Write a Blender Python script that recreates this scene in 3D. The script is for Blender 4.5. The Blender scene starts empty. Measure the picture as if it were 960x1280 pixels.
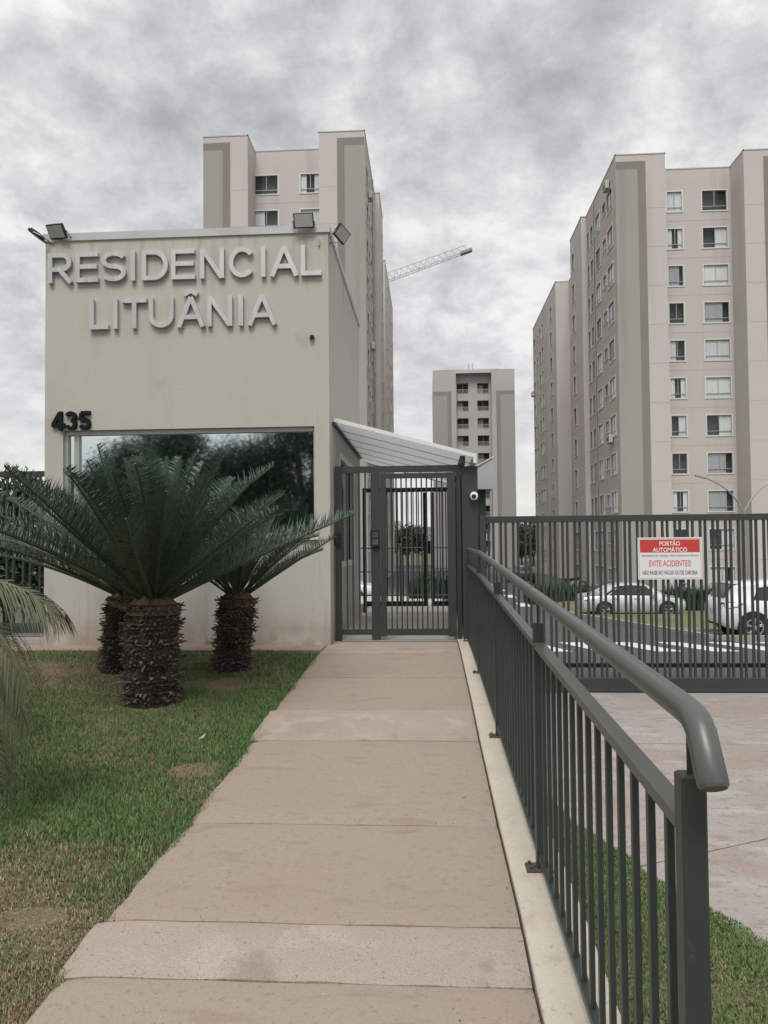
import bpy, math, random
import numpy as np
from mathutils import Matrix, Vector, noise as mnoise
R = math.radians
random.seed(7)
SC = bpy.context.scene
COL = SC.collection

# ------------------------------------------------------------------ camera
F = 950.0
pitch = math.atan(29 / F); yaw = math.atan(57 / F); roll = 0.009
fw = Vector((-math.sin(yaw) * math.cos(pitch), math.cos(yaw) * math.cos(pitch), math.sin(pitch)))
r0 = Vector((math.cos(yaw), math.sin(yaw), 0)); u0 = r0.cross(fw)
rt = math.cos(roll) * r0 - math.sin(roll) * u0
up = math.sin(roll) * r0 + math.cos(roll) * u0
cd = bpy.data.cameras.new('camera')
cam = bpy.data.objects.new('camera', cd); COL.objects.link(cam)
M = Matrix((rt, up, -fw)).transposed().to_4x4(); M.translation = (0, 0, 1.30)
cam.matrix_world = M
cd.sensor_fit = 'VERTICAL'; cd.sensor_height = 36.0; cd.lens = F / 1280 * 36
cd.shift_y = 15 / 1280; cd.clip_start = 0.05; cd.clip_end = 12000
SC.camera = cam

# ------------------------------------------------------------------ world, sun, exposure
SUN_EL, SUN_AZ = R(55), R(186)          # azimuth clockwise from +Y
w = bpy.data.worlds.new('World'); SC.world = w; w.use_nodes = True
nt = w.node_tree; nt.nodes.clear()
def N(t, **k):
    n = nt.nodes.new(t)
    for a, b in k.items(): setattr(n, a, b)
    return n
L = nt.links.new
out = N('ShaderNodeOutputWorld'); bg = N('ShaderNodeBackground'); bg.inputs[1].default_value = 0.10
sky = N('ShaderNodeTexSky', sky_type='NISHITA', sun_disc=False, sun_elevation=SUN_EL, sun_rotation=SUN_AZ)
tc = N('ShaderNodeTexCoord'); sp = N('ShaderNodeSeparateXYZ'); L(tc.outputs['Generated'], sp.inputs[0])
zc = N('ShaderNodeMath', operation='MAXIMUM'); L(sp.outputs[2], zc.inputs[0]); zc.inputs[1].default_value = 0
za = N('ShaderNodeMath', operation='ADD'); L(zc.outputs[0], za.inputs[0]); za.inputs[1].default_value = 0.42
dv = N('ShaderNodeVectorMath', operation='DIVIDE'); L(tc.outputs['Generated'], dv.inputs[0])
cb = N('ShaderNodeCombineXYZ')
for i in range(3): L(za.outputs[0], cb.inputs[i])
L(cb.outputs[0], dv.inputs[1])
fl = N('ShaderNodeVectorMath', operation='MULTIPLY'); L(dv.outputs[0], fl.inputs[0]); fl.inputs[1].default_value = (1.0, 1.0, 0)
def cloud(scale, detail, rough, dist, off):
    m = N('ShaderNodeVectorMath', operation='ADD'); L(fl.outputs[0], m.inputs[0]); m.inputs[1].default_value = off
    n = N('ShaderNodeTexNoise'); L(m.outputs[0], n.inputs['Vector'])
    n.inputs['Scale'].default_value = scale; n.inputs['Detail'].default_value = detail
    n.inputs['Roughness'].default_value = rough; n.inputs['Distortion'].default_value = dist
    return n.outputs['Fac']
c1 = cloud(2.2, 3, .5, .1, (3.1, 1.7, 0)); c2 = cloud(7.0, 11, .68, .15, (8.2, 4.4, 3))
wn = N('ShaderNodeTexNoise'); L(fl.outputs[0], wn.inputs['Vector']); wn.inputs['Scale'].default_value = 7; wn.inputs['Detail'].default_value = 6
wv_ = N('ShaderNodeVectorMath', operation='SCALE'); L(wn.outputs['Color'], wv_.inputs[0]); wv_.inputs[3].default_value = .22
wa = N('ShaderNodeVectorMath', operation='ADD'); L(fl.outputs[0], wa.inputs[0]); L(wv_.outputs[0], wa.inputs[1])
vo = N('ShaderNodeTexVoronoi', feature='F1'); L(wa.outputs[0], vo.inputs['Vector']); vo.inputs['Scale'].default_value = 8.5
vo.inputs['Detail'].default_value = 0.0
pf = N('ShaderNodeMath', operation='MULTIPLY_ADD'); L(vo.outputs['Distance'], pf.inputs[0]); pf.inputs[1].default_value = -.17; pf.inputs[2].default_value = .095
mx = N('ShaderNodeMath', operation='MULTIPLY_ADD'); L(c1, mx.inputs[0]); mx.inputs[1].default_value = .40
m2 = N('ShaderNodeMath', operation='MULTIPLY'); L(c2, m2.inputs[0]); m2.inputs[1].default_value = .60
L(m2.outputs[0], mx.inputs[2])
my = N('ShaderNodeMath', operation='ADD'); L(mx.outputs[0], my.inputs[0]); L(pf.outputs[0], my.inputs[1])
rp = N('ShaderNodeValToRGB'); L(my.outputs[0], rp.inputs[0])
el = rp.color_ramp.elements
el[0].position = .34; el[0].color = (1.75, 1.77, 1.84, 1)
el[1].position = .62; el[1].color = (3.75, 3.72, 3.68, 1)
e = el.new(.435); e.color = (2.3, 2.29, 2.35, 1)
e = el.new(.525); e.color = (2.95, 2.92, 2.92, 1)
# horizon is a little brighter and evener
hz = N('ShaderNodeMapRange'); L(sp.outputs[2], hz.inputs[0])
hz.inputs[1].default_value = 0.0; hz.inputs[2].default_value = .30; hz.inputs[3].default_value = .8; hz.inputs[4].default_value = 0.0
hm = N('ShaderNodeMix', data_type='RGBA'); L(hz.outputs[0], hm.inputs[0]); L(rp.outputs[0], hm.inputs[6]); hm.inputs[7].default_value = (3.5, 3.43, 3.38, 1)
# overcast sky brightens towards the zenith
zz = N('ShaderNodeMapRange'); L(sp.outputs[2], zz.inputs[0])
zz.inputs[1].default_value = .5; zz.inputs[2].default_value = 1.0; zz.inputs[3].default_value = 1.0; zz.inputs[4].default_value = 1.6
vm = N('ShaderNodeVectorMath', operation='SCALE'); L(hm.outputs[2], vm.inputs[0]); L(zz.outputs[0], vm.inputs[3])
sm = N('ShaderNodeMix', data_type='RGBA'); sm.inputs[0].default_value = .96
L(sky.outputs[0], sm.inputs[6]); L(vm.outputs[0], sm.inputs[7])
L(sm.outputs[2], bg.inputs[0]); L(bg.outputs[0], out.inputs[0])

sd = bpy.data.lights.new('sun', 'SUN'); sd.energy = 0.9; sd.angle = R(25); sd.color = (1, .96, .9)
sun = bpy.data.objects.new('sun', sd); COL.objects.link(sun)
sdir = Vector((math.sin(SUN_AZ) * math.cos(SUN_EL), math.cos(SUN_AZ) * math.cos(SUN_EL), math.sin(SUN_EL)))
sun.rotation_euler = sdir.to_track_quat('Z', 'Y').to_euler(); sun.location = (0, -20, 60)
vs = SC.view_settings; vs.view_transform = 'Standard'; vs.look = 'None'; vs.exposure = 1.27; vs.gamma = 1; vs.use_curve_mapping = False

# ------------------------------------------------------------------ helpers
def lin(r, g, b):
    f = lambda c: (c / 255 / 12.92) if c / 255 <= .04045 else ((c / 255 + .055) / 1.055) ** 2.4
    return (f(r), f(g), f(b), 1)

MATS = {}
def mat(name, col, rough=.6, metal=0.0, spots=(), bump=None, spec=.5, coat=0, coord='world'):
    """spots: (scale, lo, hi, colour[, stretch]) noise layers mixed over the base; bump: (scale, strength, distance)"""
    if name in MATS: return MATS[name]
    m = bpy.data.materials.new(name); m.use_nodes = True; MATS[name] = m
    t = m.node_tree; b = t.nodes['Principled BSDF']
    b.inputs['Roughness'].default_value = rough; b.inputs['Metallic'].default_value = metal
    b.inputs['Specular IOR Level'].default_value = spec; b.inputs['Coat Weight'].default_value = coat
    c4 = tuple(col[:3]) + (1,)
    b.inputs['Base Color'].default_value = c4
    pos = None
    if coord == 'world': pos = t.nodes.new('ShaderNodeNewGeometry').outputs['Position']
    else: pos = t.nodes.new('ShaderNodeTexCoord').outputs['Object']
    cur = None
    for s in spots:
        sc, lo, hi, c = s[:4]
        n = t.nodes.new('ShaderNodeTexNoise'); n.inputs['Scale'].default_value = sc; n.inputs['Detail'].default_value = 6
        if len(s) > 4:
            mp = t.nodes.new('ShaderNodeVectorMath'); mp.operation = 'MULTIPLY'; mp.inputs[1].default_value = s[4]
            t.links.new(pos, mp.inputs[0]); t.links.new(mp.outputs[0], n.inputs['Vector'])
        else: t.links.new(pos, n.inputs['Vector'])
        r = t.nodes.new('ShaderNodeMapRange'); r.inputs[1].default_value = lo; r.inputs[2].default_value = hi
        r.interpolation_type = 'SMOOTHSTEP'
        t.links.new(n.outputs['Fac'], r.inputs[0])
        x = t.nodes.new('ShaderNodeMix'); x.data_type = 'RGBA'
        t.links.new(r.outputs[0], x.inputs[0])
        if cur is None: x.inputs[6].default_value = c4
        else: t.links.new(cur, x.inputs[6])
        x.inputs[7].default_value = tuple(c[:3]) + (1,)
        cur = x.outputs[2]
    if cur is not None: t.links.new(cur, b.inputs['Base Color'])
    if bump:
        n = t.nodes.new('ShaderNodeTexNoise'); n.inputs['Scale'].default_value = bump[0]; n.inputs['Detail'].default_value = 5
        t.links.new(pos, n.inputs['Vector'])
        bp = t.nodes.new('ShaderNodeBump'); bp.inputs['Strength'].default_value = bump[1]; bp.inputs['Distance'].default_value = bump[2]
        t.links.new(n.outputs['Fac'], bp.inputs['Height']); t.links.new(bp.outputs[0], b.inputs['Normal'])
    return m

def tag(o, label=None, cat=None, group=None, kind=None):
    if label: o['label'] = label
    if cat: o['category'] = cat
    if group: o['group'] = group
    if kind: o['kind'] = kind
    return o

def empty(name, loc=(0, 0, 0), rz=0.0, **k):
    o = bpy.data.objects.new(name, None); COL.objects.link(o)
    o.location = loc; o.rotation_euler = (0, 0, rz); o.empty_display_size = .2
    return tag(o, **k)

def link(name, me, parent=None, loc=None, rot=None):
    o = bpy.data.objects.new(name, me); COL.objects.link(o)
    if parent is not None: o.parent = parent
    if loc is not None: o.location = loc
    if rot is not None: o.rotation_euler = rot
    return o

class MB:
    def __init__(s): s.v = []; s.f = []; s.mi = []
    def add(s, vs, fs, m=0):
        n = len(s.v); s.v += [tuple(p) for p in vs]; s.f += [tuple(i + n for i in f) for f in fs]; s.mi += [m] * len(fs); return s
    def box(s, x0, x1, y0, y1, z0, z1, m=0):
        return s.add([(x0, y0, z0), (x1, y0, z0), (x1, y1, z0), (x0, y1, z0), (x0, y0, z1), (x1, y0, z1), (x1, y1, z1), (x0, y1, z1)],
                     [(0, 3, 2, 1), (4, 5, 6, 7), (0, 1, 5, 4), (1, 2, 6, 5), (2, 3, 7, 6), (3, 0, 4, 7)], m)
    def cbox(s, x0, x1, y0, y1, z0, z1, c=.004, m=0):
        """upright box with chamfered vertical edges and top"""
        p = [(x0 + c, y0), (x1 - c, y0), (x1, y0 + c), (x1, y1 - c), (x1 - c, y1), (x0 + c, y1), (x0, y1 - c), (x0, y0 + c)]
        q = [(x0 + 2*c, y0 + c), (x1 - 2*c, y0 + c), (x1 - c, y0 + 2*c), (x1 - c, y1 - 2*c), (x1 - 2*c, y1 - c), (x0 + 2*c, y1 - c), (x0 + c, y1 - 2*c), (x0 + c, y0 + 2*c)]
        vs = [(a, b, z0) for a, b in p] + [(a, b, z1 - c) for a, b in p] + [(a, b, z1) for a, b in q]
        fs = [tuple(range(7, -1, -1)), tuple(range(16, 24))]
        for k in (0, 8):
            for i in range(8):
                j = (i + 1) % 8; fs.append((k + i, k + j, k + 8 + j, k + 8 + i))
        return s.add(vs, fs, m)
    def hexa(s, pts, m=0):
        """8 points: bottom ring then top ring"""
        return s.add(pts, [(0, 3, 2, 1), (4, 5, 6, 7), (0, 1, 5, 4), (1, 2, 6, 5), (2, 3, 7, 6), (3, 0, 4, 7)], m)
    def prism(s, poly, a, b, axis='z', m=0):
        """extrude a 2D polygon (ccw) between a and b along axis"""
        n = len(poly)
        def P(u, v, t):
            return (u, v, t) if axis == 'z' else ((u, t, v) if axis == 'y' else (t, u, v))
        vs = [P(u, v, a) for u, v in poly] + [P(u, v, b) for u, v in poly]
        fs = [tuple(range(n - 1, -1, -1)), tuple(range(n, 2 * n))] + [(i, (i + 1) % n, n + (i + 1) % n, n + i) for i in range(n)]
        return s.add(vs, fs, m)
    def tube(s, pts, r, n=8, cap=True, m=0):
        pts = [Vector(p) for p in pts]; rs = r if isinstance(r, (list, tuple)) else [r] * len(pts)
        rings = []; base = len(s.v); up0 = None
        for i, p in enumerate(pts):
            d = (pts[min(i + 1, len(pts) - 1)] - pts[max(i - 1, 0)]).normalized()
            a = d.cross(Vector((0, 0, 1))) if abs(d.z) < .98 else d.cross(Vector((1, 0, 0)))
            if up0 is not None:
                a = up0 - d * up0.dot(d)
            a.normalize(); up0 = a; b = d.cross(a)
            for k in range(n):
                t = 2 * math.pi * k / n
                s.v.append(tuple(p + rs[i] * (math.cos(t) * a + math.sin(t) * b)))
        for i in range(len(pts) - 1):
            for k in range(n):
                j = (k + 1) % n
                s.f.append((base + i * n + k, base + i * n + j, base + (i + 1) * n + j, base + (i + 1) * n + k)); s.mi.append(m)
        if cap:
            s.f.append(tuple(base + k for k in range(n - 1, -1, -1))); s.mi.append(m)
            s.f.append(tuple(base + (len(pts) - 1) * n + k for k in range(n))); s.mi.append(m)
        return s
    def cyl(s, c, axis, r, h, n=16, m=0):
        d = Vector(axis).normalized(); c = Vector(c)
        return s.tube([c, c + d * h], r, n, True, m)
    def mesh(s, name, mats, smooth=False):
        me = bpy.data.meshes.new(name); me.from_pydata(s.v, [], s.f)
        for m in (mats if isinstance(mats, (list, tuple)) else [mats]): me.materials.append(m)
        me.polygons.foreach_set('material_index', s.mi)
        if smooth: me.polygons.foreach_set('use_smooth', [True] * len(s.f))
        me.update(); return me
    def build(s, name, mats, parent=None, smooth=False, loc=None, rot=None):
        me = s.mesh(name, mats, smooth)
        if smooth:
            try: me.set_sharp_from_angle(angle=R(40))
            except Exception: pass
        return link(name, me, parent, loc, rot)

def wall_holes(mb, p0, p1, z0, z1, rects, depth=.14, m=0):
    """vertical wall sheet from p0 to p1 (outside on the right hand when walking p0->p1), rects (u0,u1,za,zb) become openings with reveals"""
    p0 = Vector((p0[0], p0[1], 0)); p1 = Vector((p1[0], p1[1], 0)); d = p1 - p0; Lw = d.length; d.normalize()
    inn = Vector((-d.y, d.x, 0))
    us = sorted({0, Lw} | {r[0] for r in rects} | {r[1] for r in rects}); zs = sorted({z0, z1} | {r[2] for r in rects} | {r[3] for r in rects})
    P = lambda u, z, k=0: tuple(p0 + d * u + inn * k + Vector((0, 0, z)))
    for i in range(len(us) - 1):
        run = None
        for j in range(len(zs) - 1):
            uc = (us[i] + us[i + 1]) / 2; zc_ = (zs[j] + zs[j + 1]) / 2
            if any(r[0] < uc < r[1] and r[2] < zc_ < r[3] for r in rects): continue
            mb.add([P(us[i], zs[j]), P(us[i + 1], zs[j]), P(us[i + 1], zs[j + 1]), P(us[i], zs[j + 1])], [(0, 1, 2, 3)], m)
    for a, b, c, e_ in rects:
        q = [P(a, c), P(b, c), P(b, e_), P(a, e_)]; k = [P(a, c, depth), P(b, c, depth), P(b, e_, depth), P(a, e_, depth)]
        mb.add(q + k, [(1, 0, 4, 5), (2, 1, 5, 6), (3, 2, 6, 7), (0, 3, 7, 4)], m)

def arc(cx, cy, rx, ry, a0, a1, n=14):
    return [(cx + rx * math.cos(R(a0 + (a1 - a0) * i / n)), cy + ry * math.sin(R(a0 + (a1 - a0) * i / n))) for i in range(n + 1)]

def ribbon(mb, pts, t, y0, y1):
    """thick stroke in the XZ plane, front at y0 back at y1"""
    n = len(pts); Lf = []; Rg = []
    for i in range(n):
        def nrm(a, b):
            dx, dz = b[0] - a[0], b[1] - a[1]; l = math.hypot(dx, dz) or 1; return (-dz / l, dx / l)
        if i == 0: m = nrm(pts[0], pts[1]); k = 1
        elif i == n - 1: m = nrm(pts[-2], pts[-1]); k = 1
        else:
            a = nrm(pts[i - 1], pts[i]); b = nrm(pts[i], pts[i + 1]); m = (a[0] + b[0], a[1] + b[1]); l = math.hypot(*m) or 1
            m = (m[0] / l, m[1] / l); k = 1 / max(.35, m[0] * a[0] + m[1] * a[1])
        Lf.append((pts[i][0] + m[0] * t / 2 * k, pts[i][1] + m[1] * t / 2 * k)); Rg.append((pts[i][0] - m[0] * t / 2 * k, pts[i][1] - m[1] * t / 2 * k))
    vs = []
    for i in range(n):
        vs += [(Rg[i][0], y0, Rg[i][1]), (Lf[i][0], y0, Lf[i][1]), (Lf[i][0], y1, Lf[i][1]), (Rg[i][0], y1, Rg[i][1])]
    fs = [(3, 2, 1, 0), (4 * n - 4, 4 * n - 3, 4 * n - 2, 4 * n - 1)]
    for i in range(n - 1):
        a = 4 * i; b = a + 4
        for j in range(4):
            q = (j + 1) % 4; fs.append((a + j, a + q, b + q, b + j))
    mb.add(vs, fs)

def glyph(ch, W, H, t):
    """constant-width strokes of a letter in a W x H box"""
    h = t / 2; ry = (H - t) / 4
    if ch == 'I': return [[(h, 0), (h, H)]]
    if ch == 'L': return [[(h, 0), (h, H)], [(t, h), (W, h)]]
    if ch == 'E': return [[(h, 0), (h, H)], [(t, h), (W, h)], [(t, H * .52), (W * .93, H * .52)], [(t, H - h), (W * .98, H - h)]]
    if ch == 'T': return [[(0, H - h), (W, H - h)], [(W / 2, 0), (W / 2, H - t)]]
    if ch == 'N': return [[(h, 0), (h, H)], [(W - h, 0), (W - h, H)], [(h * 1.2, H - .2 * t), (W - h * 1.2, .2 * t)]]
    if ch in 'AÂ':
        s = [[(h * .9, 0), (W / 2, H - .1 * t)], [(W - h * .9, 0), (W / 2, H - .1 * t)], [(W * .22, H * .33), (W * .78, H * .33)]]
        if ch == 'Â': s.append([(W * .27, H + .5 * t), (W / 2, H + 1.35 * t), (W * .73, H + .5 * t)])
        return s
    if ch == 'U': return [[(h, H)] + arc(W / 2, W / 2, W / 2 - h, W / 2 - h, 180, 360, 16) + [(W - h, H)]]
    if ch == 'C': return [arc(W / 2, H / 2, W / 2 - h, H / 2 - h, 38, 322, 26)]
    if ch == 'D': return [[(h, 0), (h, H)], [(t, H - h)] + arc(W - H / 2 + h * .3, H / 2, H / 2 - h * 1.3, H / 2 - h, 88, -88, 16) + [(t, h)]]
    if ch == 'R':
        by = H * .45; r = (H - t - by + h) / 2
        return [[(h, 0), (h, H)], [(t, H - h)] + arc(W * .92 - r - h, H - h - r, r, r, 90, -90, 12) + [(t, H - h - 2 * r)], [(W * .50, by - h * .6), (W - h * 1.2, 0)]]
    if ch == 'S': return [arc(W / 2, h + 3 * ry, W / 2 - h, ry, 22, 270, 16) + arc(W / 2, h + ry, W / 2 - h, ry, 90, -158, 16)[1:]]
    if ch == '4': return [[(W * .68, 0), (W * .68, H)], [(W * .62, H - h * .9), (h * .9, H * .32)], [(0, H * .28), (W, H * .28)]]
    if ch == '3': return [arc(W / 2, h + 3 * ry, W / 2 - h, ry, 165, -80, 14) , arc(W / 2, h + ry, W / 2 - h, ry, 85, -165, 14)]
    if ch == '5': return [[(W * .96, H - h), (W * .2, H - h)], [(W * .24, H - h), (W * .14, H * .5)], arc(W / 2, H * .33, W / 2 - h, H * .33 - h, 140, -160, 16)]

def letter(ch, x, z, W, H, t, yf, yb, parent, m, name='letter'):
    mb = MB()
    for i, st in enumerate(glyph(ch, W, H, t)): ribbon(mb, st, t, yf + i * .0008, yb)
    mb.v = [(a + x, b, c + z) for a, b, c in mb.v]
    return mb.build(name, m, parent)

def zwalk(Y): return float(np.interp(Y, [-2, 1, 2.84, 3.2, 4.3, 5.9, 6.75, 9.4, 12], [-.47, -.38, -.30, -.262, -.25, -.185, -.125, 0, 0]))
def zdrive(Y):
    if Y < 10.6: return -.45 - .0245 * Y
    if Y < 35: return -.71 - .047 * (Y - 10.6)
    return -1.857
def hash1(i, s=0): return (math.sin(i * 12.9898 + s * 78.233) * 43758.5453) % 1

# ------------------------------------------------------------------ materials
m_wall = mat('gatehouse paint', (.475, .46, .42), .88, spots=[(.8, .4, .75, (.455, .44, .40)), (2.6, .54, .76, (.43, .415, .375), (1, 1, .10)), (9, .56, .74, (.445, .43, .39), (1, 1, .06)), (1.5, .62, .74, (.415, .395, .355))], bump=(70, .6, .006))
def wall_weather(m):
    t = m.node_tree; b = t.nodes['Principled BSDF']; src = b.inputs['Base Color'].links[0].from_socket
    g = t.nodes.new('ShaderNodeNewGeometry').outputs['Position']; sp_ = t.nodes.new('ShaderNodeSeparateXYZ'); t.links.new(g, sp_.inputs[0])
    def band(a, b_):
        r = t.nodes.new('ShaderNodeMapRange'); r.inputs[1].default_value = a; r.inputs[2].default_value = b_; r.interpolation_type = 'SMOOTHSTEP'; t.links.new(sp_.outputs[2], r.inputs[0]); return r.outputs[0]
    def nz(scale, st, lo, hi):
        v = t.nodes.new('ShaderNodeVectorMath'); v.operation = 'MULTIPLY'; v.inputs[1].default_value = st; t.links.new(g, v.inputs[0])
        n = t.nodes.new('ShaderNodeTexNoise'); n.inputs['Scale'].default_value = scale; n.inputs['Detail'].default_value = 5; t.links.new(v.outputs[0], n.inputs['Vector'])
        r = t.nodes.new('ShaderNodeMapRange'); r.inputs[1].default_value = lo; r.inputs[2].default_value = hi; t.links.new(n.outputs['Fac'], r.inputs[0]); return r.outputs[0]
    def mul(a, c):
        x = t.nodes.new('ShaderNodeMath'); x.operation = 'MULTIPLY'; t.links.new(a, x.inputs[0])
        if isinstance(c, float): x.inputs[1].default_value = c
        else: t.links.new(c, x.inputs[1])
        return x.outputs[0]
    for fac, col in ((mul(mul(band(4.5, 5.6), nz(7, (1, 1, .05), .5, .72)), .75), (.27, .255, .225, 1)),
                     (mul(mul(band(.55, .02), nz(5, (1, 1, 1), .30, .62)), .8), (.33, .245, .19, 1)),
                     (mul(mul(band(1.50, 1.0), nz(10, (1, 1, .06), .52, .74)), .5), (.30, .285, .25, 1))):
        k = t.nodes.new('ShaderNodeMix'); k.data_type = 'RGBA'; t.links.new(fac, k.inputs[0]); t.links.new(src, k.inputs[6]); k.inputs[7].default_value = col; src = k.outputs[2]
    t.links.new(src, b.inputs['Base Color'])
wall_weather(m_wall)

m_pink = mat('tower light paint', (.55, .513, .49), .85, spots=[(.25, .4, .75, (.525, .487, .465)), (1.2, .52, .8, (.475, .437, .415), (1, 1, .05))], bump=(14, .15, .01))
m_grey = mat('tower grey beige paint', (.355, .338, .316), .85, spots=[(.25, .4, .75, (.333, .316, .296)), (1.1, .52, .78, (.295, .28, .262), (1, 1, .05))], bump=(14, .15, .01))
m_beige = mat('tower beige paint', (.51, .455, .405), .85, spots=[(.25, .4, .75, (.48, .43, .383)), (1.2, .5, .8, (.43, .385, .345), (1, 1, .06))], bump=(14, .15, .01))
m_taupe = mat('tower taupe paint', (.235, .225, .21), .85, spots=[(.4, .4, .8, (.215, .205, .19))], bump=(14, .15, .01))
m_trim = mat('window trim white', (.66, .66, .66), .6)
m_alu = mat('window aluminium', (.42, .43, .44), .4, .3)
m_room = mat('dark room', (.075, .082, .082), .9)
m_curt = mat('curtain cloth', (.82, .82, .82), .9, spots=[(.3, .4, .6, (.70, .70, .72))])
m_curt2 = mat('curtain cloth grey', (.45, .46, .49), .9)
m_rail = mat('railing paint', (.030, .040, .038), .42, .0, spots=[(3, .45, .75, (.037, .047, .045)), (45, .62, .8, (.055, .06, .055)), (12, .66, .78, (.05, .052, .046))], bump=(200, .08, .001))
m_gate = mat('gate paint', (.029, .039, .038), .5, spots=[(2.5, .4, .75, (.036, .046, .044)), (30, .64, .8, (.05, .055, .052))], bump=(150, .05, .001))
m_black = mat('black plastic', (.012, .014, .016), .4)
m_dark = mat('dark gate paint', (.022, .03, .031), .5)
m_tube = mat('handrail paint', (.105, .112, .106), .38, .25, spots=[(6, .5, .8, (.125, .128, .12)), (90, .62, .8, (.12, .12, .115)), (22, .66, .76, (.055, .055, .05))], bump=(160, .08, .001))
m_conc = mat('ramp concrete', (.322, .262, .213), .9,
             spots=[(1.1, .42, .72, (.315, .25, .203)), (3.4, .56, .70, (.28, .22, .178), (1, 2.4, 1)), (.6, .55, .75, (.35, .262, .21)), (26, .54, .70, (.275, .22, .178)), (150, .57, .70, (.40, .335, .28)), (75, .64, .70, (.19, .15, .12))], bump=(110, .5, .004))
m_rough = mat('rough ramp concrete', (.375, .312, .264), .95,
              spots=[(1.6, .42, .72, (.34, .275, .23)), (4, .52, .68, (.42, .365, .318)), (2.3, .60, .68, (.28, .225, .185)), (130, .50, .70, (.30, .247, .205)), (210, .56, .68, (.44, .375, .325)), (60, .63, .70, (.245, .20, .165))], bump=(95, 1.0, .007))
m_curb = mat('cream kerb paint', (.56, .505, .42), .85, spots=[(2, .45, .75, (.51, .455, .37)), (7, .55, .75, (.46, .40, .32)), (30, .60, .72, (.41, .35, .28)), (110, .62, .72, (.34, .28, .22))], bump=(80, .6, .004))
m_drive = mat('driveway concrete', (.335, .308, .288), .8,
              spots=[(.45, .42, .62, (.31, .255, .22)), (1.6, .50, .70, (.385, .365, .345), (1, 2, 1)), (.9, .56, .70, (.285, .225, .19)), (5, .52, .66, (.285, .24, .215), (1, 2, 1)), (22, .55, .70, (.25, .215, .19)), (60, .58, .75, (.42, .39, .365))], bump=(40, .8, .008))
m_asph = mat('asphalt', (.066, .068, .072), .85, spots=[(.5, .4, .7, (.08, .08, .083)), (90, .55, .75, (.11, .11, .112))], bump=(90, .5, .006))
m_line = mat('road paint', (.66, .66, .64), .7, spots=[(5, .5, .8, (.5, .5, .49)), (40, .6, .75, (.3, .3, .3))])
m_kerb = mat('kerb concrete', (.36, .33, .30), .9, spots=[(3, .45, .75, (.29, .26, .235))], bump=(60, .4, .005))
m_soil = mat('soil', (.135, .092, .062), 1, spots=[(2, .4, .7, (.17, .12, .08)), (14, .45, .7, (.10, .07, .045)), (.8, .5, .75, (.07, .085, .035))], bump=(40, .9, .02))
m_land = mat('open land', (.075, .095, .05), 1, spots=[(.05, .4, .7, (.15, .13, .09)), (.4, .45, .7, (.06, .085, .045))])
m_steel = mat('brushed steel letters', (.50, .505, .51), .45, .6, spots=[(1.3, .4, .7, (.43, .435, .44)), (18, .45, .7, (.55, .555, .555), (1, 1, .1))], bump=(120, .05, .001))
m_metal = mat('grey metal', (.33, .34, .345), .5, .4)
m_flash = mat('zinc flashing', (.47, .48, .49), .55, .2, spots=[(2.5, .4, .7, (.40, .41, .42), (1, 1, 1))])
m_num = mat('number blue black', (.007, .012, .016), .75, spec=.15)
m_white = mat('white plastic', (.72, .72, .71), .4)
m_lens = mat('floodlight glass', (.48, .49, .485), .5, spots=[(60, .45, .6, (.40, .41, .41))])

def glassmat(name, tint, refl):
    m = bpy.data.materials.new(name); m.use_nodes = True; t = m.node_tree; t.nodes.clear()
    o = t.nodes.new('ShaderNodeOutputMaterial'); g = t.nodes.new('ShaderNodeBsdfGlossy'); g.inputs['Roughness'].default_value = .03
    tr = t.nodes.new('ShaderNodeBsdfTransparent'); tr.inputs[0].default_value = tint
    lw = t.nodes.new('ShaderNodeLayerWeight'); lw.inputs[0].default_value = .5; pw = t.nodes.new('ShaderNodeMath'); pw.operation = 'POWER'; pw.inputs[1].default_value = 4; t.links.new(lw.outputs['Facing'], pw.inputs[0]); fr = t.nodes.new('ShaderNodeMath'); fr.operation = 'MULTIPLY'; fr.inputs[1].default_value = .7; t.links.new(pw.outputs[0], fr.inputs[0])
    ad = t.nodes.new('ShaderNodeMath'); ad.operation = 'ADD'; ad.inputs[1].default_value = refl; ad.use_clamp = True
    mx_ = t.nodes.new('ShaderNodeMixShader'); L2 = t.links.new
    L2(fr.outputs[0], ad.inputs[0]); L2(ad.outputs[0], mx_.inputs[0]); L2(tr.outputs[0], mx_.inputs[1]); L2(g.outputs[0], mx_.inputs[2]); L2(mx_.outputs[0], o.inputs[0])
    return m
m_glass = glassmat('window glass', (.92, .95, .95, 1), .06)
m_mirror = mat('mirror film glass', (.66, .745, .745), .03, 1.0, bump=(.9, .012, .02))
m_frost = bpy.data.materials.new('polycarbonate sheet'); m_frost.use_nodes = True
_t = m_frost.node_tree; _b = _t.nodes['Principled BSDF']; _b.inputs['Base Color'].default_value = (.78, .79, .80, 1); _b.inputs['Roughness'].default_value = .35
_tr = _t.nodes.new('ShaderNodeBsdfTranslucent'); _tr.inputs[0].default_value = (.85, .87, .88, 1)
_mx = _t.nodes.new('ShaderNodeMixShader'); _mx.inputs[0].default_value = .55
_t.links.new(_b.outputs[0], _mx.inputs[1]); _t.links.new(_tr.outputs[0], _mx.inputs[2]); _t.links.new(_mx.outputs[0], _t.nodes['Material Output'].inputs[0])

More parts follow.
